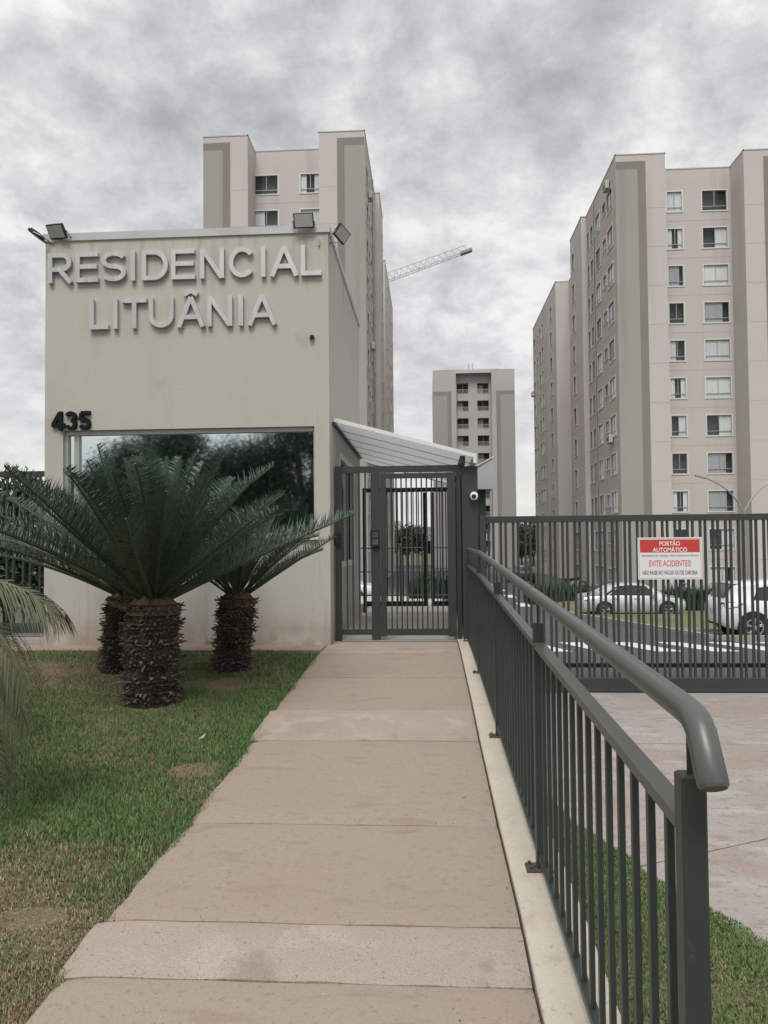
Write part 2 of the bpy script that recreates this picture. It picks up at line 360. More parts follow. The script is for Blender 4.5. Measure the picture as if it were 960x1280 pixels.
# ------------------------------------------------------------------ ground and setting
def sheet(name, xs, ys, zf, m, kind='structure', parent=None, smooth=True):
    mb = MB(); nx = len(xs)
    mb.v = [(x, y, zf(x, y)) for y in ys for x in xs]
    for j in range(len(ys) - 1):
        for i in range(nx - 1): mb.f.append((j * nx + i, j * nx + i + 1, (j + 1) * nx + i + 1, (j + 1) * nx + i)); mb.mi.append(0)
    o = mb.build(name, m, parent, smooth)
    if kind and parent is None: o['kind'] = kind
    return o
lsp = lambda a, b, n: [a + (b - a) * i / (n - 1) for i in range(n)]

def gz(x, y):
    if y < 10.6: return zdrive(max(y, -60)) - .22
    return zdrive(y) - .10
sheet('ground', [-3000, -600, -120, -40, -12, 0, 12, 40, 120, 600, 3000], [-2500, -400, -60, -8, 0, 5, 10.59, 11, 20, 30, 35, 60, 120, 300, 800, 3000, 9000], gz, m_land, smooth=False)

# distant hill with town and trees
def hillz(x, y):
    t = max(0, min(1, (y - 330) / 500)); s = t * t * (3 - 2 * t)
    return -2.3 + s * (24 + 7 * mnoise.noise(Vector((x * .004, y * .003, 1.3))) + 2.2 * mnoise.noise(Vector((x * .03, y * .02, 4.3))))
m_hill = mat('hill vegetation', (.10, .125, .105), 1, spots=[(.02, .42, .66, (.20, .19, .17)), (.07, .45, .65, (.07, .10, .08)), (.16, .6, .7, (.34, .32, .30))])
sheet('hill', lsp(-700, 900, 100), lsp(330, 1100, 40), hillz, m_hill)

# lawn on the left with its soil, green and dry areas
m_lawn = mat('lawn turf', (.185, .14, .085), 1, spots=[(1.3, .45, .68, (.20, .125, .08)), (5, .48, .66, (.10, .12, .05)), (40, .5, .7, (.27, .215, .14)), (90, .55, .7, (.09, .075, .04))], bump=(60, 1, .02))
def lawnz(x, y):
    z = zwalk(y) - .035 + .02 * mnoise.noise(Vector((x * 1.1, y * 1.1, 0)))
    if x < -2.0: z += .02
    return z
def path_left(y):
    k = -1.385 - .006 * math.sin(y * 9) - .006 * math.sin(y * 23 + 1)
    if 5.9 < y < 6.75: k -= .035
    if 2.84 < y < 3.2: k -= .032
    if y <= 2.84: k -= .02
    return k
ys_l = lsp(-1.0, 9.66, 90)
mb = MB(); nx = 40
for y in ys_l:
    xr = path_left(y) + .012
    for i in range(nx):
        x = xr - (i / (nx - 1)) ** 1.6 * 9.5
        mb.v.append((x, y, lawnz(x, y)))
for j in range(len(ys_l) - 1):
    for i in range(nx - 1):
        a = j * nx + i; mb.f.append((a + 1, a, a + nx, a + nx + 1)); mb.mi.append(0)
lawn = mb.build('lawn', m_lawn, smooth=True); lawn['kind'] = 'structure'

# lawn strip right of the railing
BX = [(10.4, .66), (6.4, .68), (5.6, .80), (5.0, .94), (4.3, 1.20), (3.7, 1.47), (3.0, 1.92), (2.3, 2.55), (1.6, 3.5), (.8, 5.0), (-1.0, 9.0)]
def strip_right(y):
    return float(np.interp(-y, [-p[0] for p in BX], [p[1] for p in BX])) + .02 * math.sin(y * 7) + .012 * math.sin(y * 17)
def striplz(x, y):
    e_ = max(0, min(1, 1 - (x - .64) / .8)); return zdrive(y) + .015 + .06 * e_ + .012 * mnoise.noise(Vector((x * 2, y * 2, 5)))
mb = MB(); ys_r = lsp(-1.0, 6.3, 60); nx = 16
for y in ys_r:
    xr = max(strip_right(y), .66)
    for i in range(nx):
        x = .635 + (xr - .635) * i / (nx - 1); z = striplz(x, y) - (.03 if i == nx - 1 else 0); mb.v.append((x, y, z))
for j in range(len(ys_r) - 1):
    for i in range(nx - 1):
        a = j * nx + i; mb.f.append((a, a + 1, a + nx + 1, a + nx)); mb.mi.append(0)
ls = mb.build('lawn_strip', m_lawn, smooth=True); ls['kind'] = 'structure'

# grass blades (one object for each lawn)
def grass_material():
    m = bpy.data.materials.new('grass blades'); m.use_nodes = True; t = m.node_tree; b = t.nodes['Principled BSDF']
    a = t.nodes.new('ShaderNodeAttribute'); a.attribute_name = 'tint'
    t.links.new(a.outputs['Color'], b.inputs['Base Color']); b.inputs['Roughness'].default_value = .75; b.inputs['Specular IOR Level'].default_value = .2
    return m
m_grass = grass_material()
def blades(name, label, pts, zf, hfun, cfun, seed):
    rng = np.random.default_rng(seed); n = len(pts)
    base = np.array([(x, y, zf(x, y)) for x, y in pts])
    h = np.array([hfun(x, y) for x, y in pts]) * rng.uniform(.4, 1.3, n)
    a = rng.uniform(0, 2 * math.pi, n); lean = rng.uniform(.15, 1.25, n); wd = rng.uniform(.0014, .0030, n)
    side = np.stack([np.cos(a + math.pi / 2), np.sin(a + math.pi / 2), np.zeros(n)], 1) * wd[:, None]
    dr = np.stack([np.cos(a), np.sin(a), np.zeros(n)], 1)
    upv = np.array([0, 0, 1.0])
    mid = base + (dr * np.sin(lean * .5)[:, None] + upv * np.cos(lean * .5)[:, None]) * (h * .55)[:, None]
    tip = mid + (dr * np.sin(lean)[:, None] + upv * np.cos(lean)[:, None]) * (h * .5)[:, None]
    V = np.stack([base - side, base + side, mid - side * .8, mid + side * .8, tip], 1).reshape(-1, 3)
    i0 = np.arange(n) * 5
    loops = np.stack([i0, i0 + 1, i0 + 3, i0 + 2, i0 + 2, i0 + 3, i0 + 4], 1).ravel()
    ls_ = np.stack([np.arange(n) * 7, np.arange(n) * 7 + 4], 1).ravel(); lt = np.tile([4, 3], n)
    me = bpy.data.meshes.new(name); me.vertices.add(n * 5); me.loops.add(n * 7); me.polygons.add(n * 2)
    me.vertices.foreach_set('co', V.ravel()); me.loops.foreach_set('vertex_index', loops)
    me.polygons.foreach_set('loop_start', ls_); me.polygons.foreach_set('loop_total', lt)
    c = np.array([cfun(x, y) for x, y in pts]) * rng.uniform(.7, 1.3, n)[:, None]
    at = me.attributes.new('tint', 'FLOAT_COLOR', 'POINT')
    c4 = np.concatenate([c, np.ones((n, 1))], 1); at.data.foreach_set('color', np.repeat(c4, 5, 0).ravel())
    me.materials.append(m_grass); me.update(); me.validate()
    o = link(name, me); return tag(o, label, 'grass', kind='stuff')
def dryness(x, y):
    """0 green .. 1 dry: bands of straw-coloured turf"""
    n1 = mnoise.noise(Vector((x * .9, y * .75, 2.0))); n2 = mnoise.noise(Vector((x * 3.1, y * 2.7, 7.0)))
    d = -.02 + .55 * n2 + .35 * n1
    d += .80 * max(0, min(1, (4.3 - y) / .8))                      # dry foreground
    d += .85 * max(0, 1 - abs(y - 8.3) / 1.0) * max(0, min(1, (-2.75 - x) / .6))
    d += .45 * max(0, 1 - abs(y - 4.9) / .5) * max(0, min(1, (x + 2.1) / .5))
    return max(0, min(1, d))
def gcol(x, y):
    d = dryness(x, y); r_ = random.random()
    g = (.088, .160, .055) if r_ < .6 else (.145, .215, .080)
    s = (.33, .265, .175) if r_ < .65 else (.20, .145, .09)
    t = 1 if random.random() < d * .85 else 0
    return [g[i] * (1 - t) + s[i] * t for i in range(3)]
def gh(x, y): return .014 + .026 * (1 - dryness(x, y)) * (1 + .6 * mnoise.noise(Vector((x * 1.7, y * 1.7, 9))))
pts = []
while len(pts) < 190000:
    y = 1.9 + 7.74 * random.random() ** 1.5; e_ = random.random() ** 1.25
    xm = path_left(y) + .02; far = -.62 * y - 1.0; far = min(far, xm - .4)
    x = xm + (far - xm) * e_
    if math.hypot(x + 2.61, y - 6.95) < .26 or math.hypot(x + 2.2, y - 8.43) < .25 or math.hypot(x + 3.5, y - 8.35) < .25: continue
    k = mnoise.noise(Vector((x * 1.6, y * 1.6, 11)))
    if random.random() < dryness(x, y) * .45 * (k > -.1): continue
    bare = math.hypot((x + 1.62) / .22, (y - 5.25) / .16) < 1 or math.hypot((x + 2.2) / .38, (y - 7.75) / .30) < 1 or math.hypot((x + 1.75) / .16, (y - 3.25) / .10) < 1
    if bare and random.random() < .86: continue
    pts.append((x, y))
for c in range(90):                                      # tufts and ragged growth, many of them along the slab edge
    yc = random.uniform(2.0, 9.3); xc = path_left(yc) - abs(random.gauss(0, .05)) if c < 55 else path_left(yc) - random.uniform(.1, 1.8)
    for k in range(random.randint(25, 70)): pts.append((min(xc + random.gauss(0, .035), path_left(yc) + .035), yc + random.gauss(0, .06)))
blades('grass', 'patchy green and dry brown grass left of the concrete ramp', pts, lawnz, gh, gcol, 3)
pts = []
while len(pts) < 95000:
    y = 1.2 + 4.9 * random.random(); xr = strip_right(y)
    if xr < .68: continue
    x = .645 + (min(xr, 3.2) - .645 + .02) * random.random()
    pts.append((x, y))
def gcol2(x, y):
    r_ = random.random(); d = .12 + .45 * mnoise.noise(Vector((x * 2.2, y * 2.2, 21)))
    if r_ < d * .5: return (.27, .22, .13)
    return (.105, .180, .060) if r_ < .7 else (.155, .230, .088)
blades('grass', 'green grass wedge between the ramp railing and the driveway', pts, striplz, lambda x, y: .022 + .010 * mnoise.noise(Vector((x * 3, y * 3, 2))), gcol2, 4)

# walkway: concrete slabs with rough ramp bands
walk = empty('walkway', (0, 0, 0), kind='structure')
XR = .355
def slab(y0, y1, m, lab=None):
    mb = MB(); ny = max(6, int((y1 - y0) / .07)); nxs = 14; y0 += .004; y1 -= .004
    for j in range(ny + 1):
        y = y0 + (y1 - y0) * j / ny
        xl = path_left((y0 + y1) / 2) + .010 * mnoise.noise(Vector((0, y * 6, y0))) + .006 * mnoise.noise(Vector((3, y * 21, y0)))
        ed = .012 if j in (0, ny) else 0
        for i in range(nxs + 1):
            x = xl + (XR - xl) * i / nxs
            yy = y + (.007 * mnoise.noise(Vector((x * 5, y0 * 3 + j, 1))) if j in (0, ny) else 0)
            z = zwalk(yy) + .003 * mnoise.noise(Vector((x * 2, y * 2, 3)))
            if i == 0: z -= .012
            if j in (0, ny): z -= .007 + .006 * abs(mnoise.noise(Vector((x * 7, y0, 9))))
            mb.v.append((x, yy, z))
    n = nxs + 1
    for j in range(ny):
        for i in range(nxs): a = j * n + i; mb.f.append((a, a + 1, a + n + 1, a + n)); mb.mi.append(0)
    # skirt down
    ring = [i for i in range(n)] + [j * n + nxs for j in range(1, ny + 1)] + [ny * n + i for i in range(nxs - 1, -1, -1)] + [j * n for j in range(ny - 1, 0, -1)]
    b0 = len(mb.v)
    for i in ring: x, y, z = mb.v[i]; mb.v.append((x, y, z - .16))
    for k in range(len(ring)):
        q = (k + 1) % len(ring); mb.f.append((ring[q], ring[k], b0 + k, b0 + q)); mb.mi.append(0)
    o = mb.build('slab', m, walk, True)
    if lab: o['label'] = lab
    return o
slab(9.42, 10.55, m_rough, 'rough strip of slab in front of the gate')
slab(8.05, 9.42, m_conc); slab(6.75, 8.05, m_conc)
slab(5.9, 6.75, m_rough, 'pale rough ramp band')
slab(4.3, 5.9, m_conc); slab(3.2, 4.3, m_conc)
slab(2.84, 3.2, m_rough, 'pale rough ramp band with pitted surface')
slab(1.2, 2.84, m_conc); slab(-.8, 1.2, m_conc)
mb = MB()
for a, b in ((-.8, 3.2), (3.2, 6.75), (6.75, 10.5)):
    za_, zb_ = zwalk(a) - .10, zwalk(b) - .10
    mb.hexa([(-1.37, a, -1.2), (.352, a, -1.2), (.352, b, -1.2), (-1.37, b, -1.2), (-1.37, a, za_), (.352, a, za_), (.352, b, zb_), (-1.37, b, zb_)])
mb.build('base', m_soil, walk)

# footpath strip at the foot of the gatehouse wall
mb = MB(); mb.box(-9, -1.40, 9.67, 10.3, -.5, -.006)
o = mb.build('pavement', mat('reddish apron concrete', (.33, .25, .20), .9, spots=[(2, .4, .7, (.28, .20, .155)), (30, .5, .7, (.36, .28, .23))], bump=(50, .4, .006))); o['kind'] = 'structure'
# passage floor behind the pedestrian gate
mb = MB(); mb.box(-1.36, .352, 10.56, 17.5, -2.2, -.004)
o = mb.build('passage_floor', mat('passage concrete', (.46, .43, .39), .85, spots=[(1.5, .4, .7, (.41, .38, .34))], bump=(50, .3, .004))); o['kind'] = 'structure'

# driveway slabs with open joints
drv = empty('driveway', (0, 0, 0), kind='structure')
def dslab(poly):
    mb = MB(); n = len(poly)
    vs = [(x, y, zdrive(min(y, 10.6)) - .25) for x, y in poly] + [(x, y, zdrive(min(y, 10.6))) for x, y in poly]
    mb.add(vs, [tuple(range(n - 1, -1, -1)), tuple(range(n, 2 * n))] + [(i, (i + 1) % n, n + (i + 1) % n, n + i) for i in range(n)])
    mb.build('slab', m_drive, drv)
jl = lambda x: 4.58 + .52 * (x - 1.27)
dslab([(.645, 7.62), (12, 7.62), (12, 10.58), (.645, 10.58)])
dslab([(.645, jl(.645) + .009), (6.45, jl(6.45) + .009), (12, 7.5), (12, 7.605), (.645, 7.605)])
dslab([(.645, 3.9), (.645, jl(.645) - .009), (6.45, jl(6.45) - .009), (12, 7.4), (12, -1), (1.5, -1), (.7, 2)])

# road and parking beyond the sliding gate
def road_z(x, y): return zdrive(y) + .0
ysr = [10.62, 11.5, 14, 20, 28, 35.0, 50, 80, 140]
sheet('parking', [7.605, 20, 45], [10.62, 14, 18.8], lambda x, y: zdrive(y), m_asph, smooth=False)
sheet('parking_lane', [-30, -8, .655], [17.6, 24, 35, 60, 140], lambda x, y: zdrive(y) - .004, m_asph, smooth=False)
m_verge = mat('verge grass', (.155, .165, .075), 1, spots=[(1.2, .4, .7, (.24, .20, .12)), (9, .45, .7, (.10, .13, .05))], bump=(20, 1, .05))
KX = lambda y: 7.25 - (y - 20.3) * .054
sheet('road', [.66, 4, 7.6], [10.62, 11.5, 14, 20, 28, 35, 50, 80, 140, 230], lambda x, y: zdrive(y), m_asph, smooth=False)
mb = MB(); yv = [22.9, 25, 27, 30, 34.9, 35.1, 40, 46]
for y in yv: mb.v += [(KX(y) + .1, y, zdrive(y) + .10), (9.5, y, zdrive(y) + .11), (45, y, zdrive(y) + .10)]
for k in range(len(yv) - 1):
    for q in (0, 1): a = k * 3 + q; mb.f.append((a, a + 1, a + 4, a + 3)); mb.mi.append(0)
mb.build('verge', m_verge)['kind'] = 'structure'
mb = MB(); yv = [20.2, 21.5, 22.89]
for y in yv: mb.v += [(KX(y) + .1, y - (.15 if y < 20.3 else 0), zdrive(y) + .03), (45, y - (1.2 if y < 20.3 else 0), zdrive(y) + .03)]
for k in range(2): a = k * 2; mb.f.append((a, a + 1, a + 3, a + 2)); mb.mi.append(0)
mb.build('parking_bay', mat('bay paving', (.20, .185, .165), .9, spots=[(1.5, .4, .7, (.15, .15, .10)), (20, .5, .7, (.24, .22, .20))], bump=(30, .6, .01)))['kind'] = 'structure'
sheet('verge', [7.5, 30], [46.3, 51.9], lambda x, y: zdrive(y) + .09, m_verge, smooth=False)
for (xa, ya, xb, yb) in ((KX(20.3), 20.2, KX(34.9), 34.9), (KX(34.9), 34.91, KX(46), 46), (KX(20.2) + .02, 20.05, 20, 18.9), (KX(22.8) + .2, 22.8, 20, 22.5)):
    d_ = Vector((xb - xa, yb - ya, 0)).normalized(); n_ = Vector((-d_.y, d_.x, 0)) * .07; kb = MB()
    q = [(xa + n_.x, ya + n_.y), (xb + n_.x, yb + n_.y), (xb - n_.x, yb - n_.y), (xa - n_.x, ya - n_.y)][::-1]
    kb.hexa([(x, y, zdrive(y) - .15) for x, y in q] + [(x, y, zdrive(y) + .125) for x, y in q])
    kb.build('kerb', m_kerb)['kind'] = 'structure'
# painted hatching on the road, each stripe its own piece
marks = empty('road_marking', (0, 0, 0), kind='structure')
for i in range(9):
    x = .78 + 1.19 * i; ya, yb = 19.3, 16.7; mb = MB(); wv = .60
    if x > 11: break
    mb.add([(x + .50, yb, zdrive(yb) + .006), (x + .50 + wv, yb + .02, zdrive(yb) + .006), (x + wv, ya, zdrive(ya) + .006), (x, ya - .02, zdrive(ya) + .006)], [(0, 1, 2, 3)])
    mb.build('stripe', m_line, marks)
# parking bay lines and far lane dashes
for yy in (22.55,):
    mb = MB(); mb.add([(7.45, yy, zdrive(yy) + .036), (12.4, yy, zdrive(yy) + .036), (12.4, yy + .11, zdrive(yy + .11) + .036), (7.45, yy + .11, zdrive(yy + .11) + .036)], [(0, 1, 2, 3)])
    mb.build('bay_line', m_line, marks)
for k in range(5):
    y = 40 + k * 7; mb = MB(); z = zdrive(y) + .006
    mb.add([(4.7, y, z), (5.3, y, z), (5.3, y + 2.6, z), (4.7, y + 2.6, z)], [(0, 1, 2, 3)]); mb.build('dash', m_line, marks)
zpath = lambda y: -.056 * (y - 17.5) - .004
mb = MB()
for ya_, yb_ in ((17.51, 26), (26, 36), (36, 44)):
    mb.hexa([(-4.5, ya_, zpath(ya_) - 1.4), (.42, ya_, zpath(ya_) - 1.4), (.42, yb_, zpath(yb_) - 1.4), (-4.5, yb_, zpath(yb_) - 1.4), (-4.5, ya_, zpath(ya_)), (.42, ya_, zpath(ya_)), (.42, yb_, zpath(yb_)), (-4.5, yb_, zpath(yb_))])
mb.build('path', MATS['passage concrete'])['kind'] = 'structure'
# street behind the photographer
sheet('street', [-80, 0, 80], [-18, -9, -2.6], lambda x, y: -.62, m_asph, smooth=False)
mb = MB(); mb.box(-80, 80, -2.55, -1.02, -.8, -.44)
o = mb.build('pavement', m_kerb); o['kind'] = 'structure'

# ------------------------------------------------------------------ kerb wall of the ramp
mb = MB(); ysk = lsp(-.8, 10.98, 60)
prof = lambda y: zwalk(y) + .022
for j, y in enumerate(ysk):
    z = prof(y); bz = zdrive(y) - .3
    mb.v += [(.368, y, z - .30), (.366, y, z - .006), (.372, y, z), (.622, y, z), (.628, y, z - .006), (.63, y, bz)]
for j in range(len(ysk) - 1):
    a = j * 6
    for k in range(5): mb.f.append((a + k, a + 6 + k, a + 7 + k, a + 1 + k)); mb.mi.append(0)
mb.f.append((0, 1, 2, 3, 4, 5)); mb.mi.append(0); n = len(mb.v) - 6; mb.f.append((n + 5, n + 4, n + 3, n + 2, n + 1, n)); mb.mi.append(0)
mb.f = [tuple(reversed(f)) for f in mb.f]
kw = mb.build('kerb_wall', m_curb); tag(kw, 'cream painted low kerb wall along the right edge of the ramp', 'kerb')

# ------------------------------------------------------------------ ramp railing with handrail
RX = .515
rail = empty('ramp_railing', (RX, 1.5, zwalk(1.5)), label='dark grey metal railing with round handrail beside the concrete ramp', cat='railing')
def rel(o, root): o.matrix_parent_inverse = Matrix.Translation(-Vector(root.location)); return o
def ztop(y): return zwalk_s(y) + 1.085
def zwalk_s(y): return float(np.interp(y, [1.5, 7.9, 10.5], [-.335, -.07, -.035]))
posts_y = [1.57, 3.70, 5.93, 8.14, 10.36]
p_w = .025
for y in posts_y:
    top = zwalk_s(y) + 1.175
    mb = MB(); mb.cbox(RX - p_w, RX + p_w, y - p_w, y + p_w, prof(y) + .008, top, .004); rel(mb.build('post', m_rail, rail), rail)
    mb = MB(); mb.cbox(RX - .075, RX + .05, y - .05, y + .05, prof(y) - .002, prof(y) + .010, .003)
    for dx in (-.055,):
        for dy in (-.032, .032): mb.cyl((RX + dx, y + dy, prof(y) + .010), (0, 0, 1), .008, .012, 8)
    rel(mb.build('base_plate', mat('rusty plate', (.045, .048, .044), .7, spots=[(35, .45, .6, (.13, .07, .04)), (90, .55, .7, (.18, .15, .12))]), rail), rail)
    mb = MB(); mb.tube([(RX, y, top - .005), (RX, y, top + .12)], .0065, 8); rel(mb.build('support_rod', m_gate, rail), rail)
for a, b in zip(posts_y[:-1], posts_y[1:]):
    a += p_w; b -= p_w
    for nm, zf, hh, wd in (('top_rail', lambda y: zwalk_s(y) + 1.085, .028, .024), ('bottom_rail', lambda y: zwalk_s(y) + .085, .026, .017)):
        mb = MB(); mb.hexa([(RX - wd, a, zf(a) - hh), (RX + wd, a, zf(a) - hh), (RX + wd, b, zf(b) - hh), (RX - wd, b, zf(b) - hh),
                            (RX - wd, a, zf(a)), (RX + wd, a, zf(a)), (RX + wd, b, zf(b)), (RX - wd, b, zf(b))])
        rel(mb.build(nm, m_tube if nm == 'top_rail' else m_rail, rail), rail)
barm = MB(); barm.cbox(-.0085, .0085, -.0125, .0125, 0, .975, .002); barm = barm.mesh('bar', m_rail)
for a, b in zip(posts_y[:-1], posts_y[1:]):
    n = 14
    for i in range(n):
        y = a + (b - a) * (i + 1) / (n + 1)
        o = link('bar', barm, rail); o.location = (RX, y, zwalk_s(y) + .0845); rel(o, rail)
TZ = lambda y: zwalk_s(y) + 1.298
pth = [(RX, 10.45, TZ(10.45)), (RX, 9.2, TZ(9.2))] + [(RX, y, TZ(y) - .004 * (abs(y - 7.9) < .1)) for y in (8.05, 7.9, 7.75)] + [(RX, y, TZ(y)) for y in (6, 4, 2.2, 1.60)]
bx = [(RX, 1.545, TZ(1.545) - .002), (RX, 1.522, TZ(1.52) - .009), (RX + .001, 1.503, TZ(1.5) - .024), (RX + .001, 1.488, TZ(1.49) - .046), (RX + .002, 1.448, TZ(1.448) - .108), (RX + .002, 1.445, TZ(1.445) - .113)]
mb = MB(); mb.tube(pth + bx, [.0285] * (len(pth) + len(bx) - 1) + [.0235], 20)
hr = mb.build('handrail', m_tube, rail, True); rel(hr, rail)

# ------------------------------------------------------------------ gatehouse
GX0, GX1, GY0, GY1, GH = -5.29, -1.335, 10.15, 14.62, 5.585
gh_ = empty('gatehouse', ((GX0 + GX1) / 2, GY0, 0), label='cream gatehouse with big mirrored window and metal name letters', cat='gatehouse')
mb = MB()
WR = (.26, 3.75, 1.46, 2.945)
wall_holes(mb, (GX0, GY0), (GX1, GY0), -.6, GH, [WR], .16)
SR = (1.05, 3.15, 1.0, 2.72)
wall_holes(mb, (GX1, GY0), (GX1, GY1), -.6, GH, [SR], .12)
wall_holes(mb, (GX1, GY1), (GX0, GY1), -2.5, GH, [])
wall_holes(mb, (GX0, GY1), (GX0, GY0), -.6, GH, [])
mb.add([(GX0, GY0, GH - .25), (GX1, GY0, GH - .25), (GX1, GY1, GH - .25), (GX0, GY1, GH - .25)], [(0, 1, 2, 3)])
rel(mb.build('wall', m_wall, gh_), gh_)
mb = MB(); e_ = .025
mb.box(GX0 - e_, GX1 + e_, GY0 - e_, GY0 + .16, GH, GH + .105); rel(mb.build('coping', m_flash, gh_), gh_)
mb = MB(); mb.box(GX1 - .16, GX1 + e_, GY0 + .162, GY1 + e_, GH, GH + .102); rel(mb.build('coping', m_flash, gh_), gh_)
mb = MB(); mb.box(GX0 - e_, GX0 + .16, GY0 + .162, GY1 + e_, GH, GH + .102); mb.box(GX0 + .162, GX1 - .162, GY1 - .16, GY1 + e_, GH, GH + .101); rel(mb.build('coping', m_flash, gh_), gh_)
# big window
wx0, wx1, wz0, wz1 = GX0 + WR[0], GX0 + WR[1], WR[2], WR[3]
mb = MB(); y0, y1 = GY0 + .05, GY0 + .12; t = .045
mb.box(wx0, wx1, y0, y1, wz1 - .06, wz1); mb.box(wx0, wx1, y0, y1, wz0, wz0 + t)
mb.box(wx0, wx0 + t, y0 + .002, y1, wz0 + t, wz1 - .06); mb.box(wx1 - .02, wx1, y0 + .002, y1, wz0 + t, wz1 - .06)
win = mb.build('window', mat('anodised frame', (.40, .40, .39), .45, .3), gh_); rel(win, gh_)
mb = MB(); mb.box(wx0 + .13, wx0 + .20, y0 + .01, y1, wz0 + t, wz1 - .06)
mb.build('mullion', MATS['anodised frame'], win)
for xa, xb in ((wx0 + t, wx0 + .13), (wx0 + .20, wx1 - .02)):
    mb = MB(); mb.add([(xa, y1 - .02, wz0 + t), (xb, y1 - .02, wz0 + t), (xb, y1 - .02, wz1 - .06), (xa, y1 - .02, wz1 - .06)], [(0, 1, 2, 3)])
    mb.build('pane', m_mirror, win)
mb = MB(); mb.box(wx0 - .05, wx1 + .05, GY0 - .05, GY0 + .05, wz0 - .05, wz0)
rel(mb.build('sill', mat('white granite', (.6, .59, .57), .6), gh_), gh_)
# side window
sy0, sy1 = GY0 + SR[0], GY0 + SR[1]
mb = MB(); t = .09
mb.box(GX1 - .05, GX1 + .02, sy0, sy1, SR[3] - t, SR[3]); mb.box(GX1 - .05, GX1 + .02, sy0, sy1, SR[2], SR[2] + t)
mb.box(GX1 - .05, GX1 + .018, sy0, sy0 + t, SR[2] + t, SR[3] - t); mb.box(GX1 - .05, GX1 + .018, sy1 - t, sy1, SR[2] + t, SR[3] - t); mb.box(GX1 - .05, GX1 + .01, (sy0 + sy1) / 2 - .03, (sy0 + sy1) / 2 + .03, SR[2] + t, SR[3] - t)
w2 = mb.build('window', m_trim, gh_); rel(w2, gh_)
mb = MB(); mb.add([(GX1 - .06, sy0, SR[2]), (GX1 - .06, sy1, SR[2]), (GX1 - .06, sy1, SR[3]), (GX1 - .06, sy0, SR[3])], [(0, 1, 2, 3)])
mb.build('pane', mat('dark tinted glass', (.03, .036, .038), .04), w2)
# small fixing lug under the coping
mb = MB(); mb.box(-1.47, -1.45, GY0 - .03, GY0 + .01, 5.40, 5.48); rel(mb.build('lug', m_metal, gh_), gh_)

# lettering
sg = empty('name_sign', (-3.3, GY0, 4.3), label='RESIDENCIAL LITUÂNIA in raised brushed metal letters high on the gatehouse', cat='sign')
P2X = lambda px: -5.225 + (px - 61) * (3.80 / 342)
row1 = [('R', 61, 93), ('E', 96, 125), ('S', 129, 160), ('I', 166, 174), ('D', 180, 213), ('E', 217, 247), ('N', 253, 283), ('C', 289, 322), ('I', 329, 337), ('A', 340, 375), ('L', 378, 403)]
yf, yb = GY0 - .062, GY0 - .010
for ch, a, b in row1:
    x = P2X(a); rel(letter(ch, x, 4.985, P2X(b) - x, .415, .061, yf, yb, sg, m_steel), sg)
for ch, a, b in [('L', 114, 138), ('I', 144, 152), ('T', 155, 186), ('U', 189, 220), ('Â', 224, 259), ('N', 262, 293), ('I', 301, 309), ('A', 312, 348)]:
    x = P2X(a); rel(letter(ch, x, 4.325, P2X(b) - x, .415, .061, yf, yb, sg, m_steel), sg)
nb = empty('house_number', (-4.88, GY0, 2.95), label='dark raised house number 435 on the cream wall above the window', cat='number')
for ch, x, W_ in (('4', -5.175, .185), ('3', -4.985, .165), ('5', -4.795, .17)):
    rel(letter(ch, x, 2.945, W_, .26, .050, GY0 - .05, GY0 - .004, nb, m_num, 'digit'), nb)

# floodlights on the roof edge
def flood(loc, rz, tilt, rolla, label, s=1.0):
    f = empty('floodlight', loc, rz, label=label, cat='floodlight', group='floodlights on the gatehouse roof')
    h = MB(); W_, H_ = .135 * s, .098 * s
    hb = MB(); hb.cbox(-W_, W_, -.022, .022, -H_, H_, .006)
    for i in range(7): hb.box(-W_ * .8 + i * W_ * .26, -W_ * .8 + i * W_ * .26 + .012, .022, .04, -H_ * .8, H_ * .8)
    ho = hb.build('housing', m_black, f); ho.rotation_euler = (tilt, rolla, 0)
    g = MB(); g.box(-W_ + .016, W_ - .016, -.0255, -.0225, -H_ + .016, H_ - .016)
    go = g.build('lens', m_lens, ho)
    bk = MB(); bk.tube([(-W_ - .01, 0, 0), (-W_ - .01, .10, -.05), (0, .16, -.08), (W_ + .01, .10, -.05), (W_ + .01, 0, 0)], .008, 6); bk.tube([(0, .16, -.08), (0, .22, -.10)], .012, 6)
    bk.build('bracket', m_metal, f)
    return f
flood((-5.08, 10.05, 5.69), R(-14), R(38), R(3), 'black floodlight on the left roof corner, facing the lawn')
flood((-1.65, 10.03, 5.71), R(6), R(24), R(-3), 'black floodlight on the right part of the roof edge, above the letter A')
flood((-1.15, 10.15, 5.56), R(62), R(30), R(18), 'black floodlight sticking out past the right roof corner', .92)
flood((-5.38, 10.12, 5.66), R(-88), R(55), R(0), 'black floodlight seen edge-on at the far left roof corner', .98)
# small dome camera on the wall
dc = empty('wall_camera', (-1.56, GY0, 4.15), label='small dark dome camera on the cream wall below the metal letters', cat='camera')
mb = MB(); mb.cyl((0, 0, 0), (0, -1, 0), .035, .03, 16); mb.build('mount', m_metal, dc, True)
mb = MB(); mb.tube([(0, -.03, 0), (0, -.06, -.004), (0, -.08, -.01)], [.032, .027, .008], 14); mb.build('dome', m_black, dc, True)

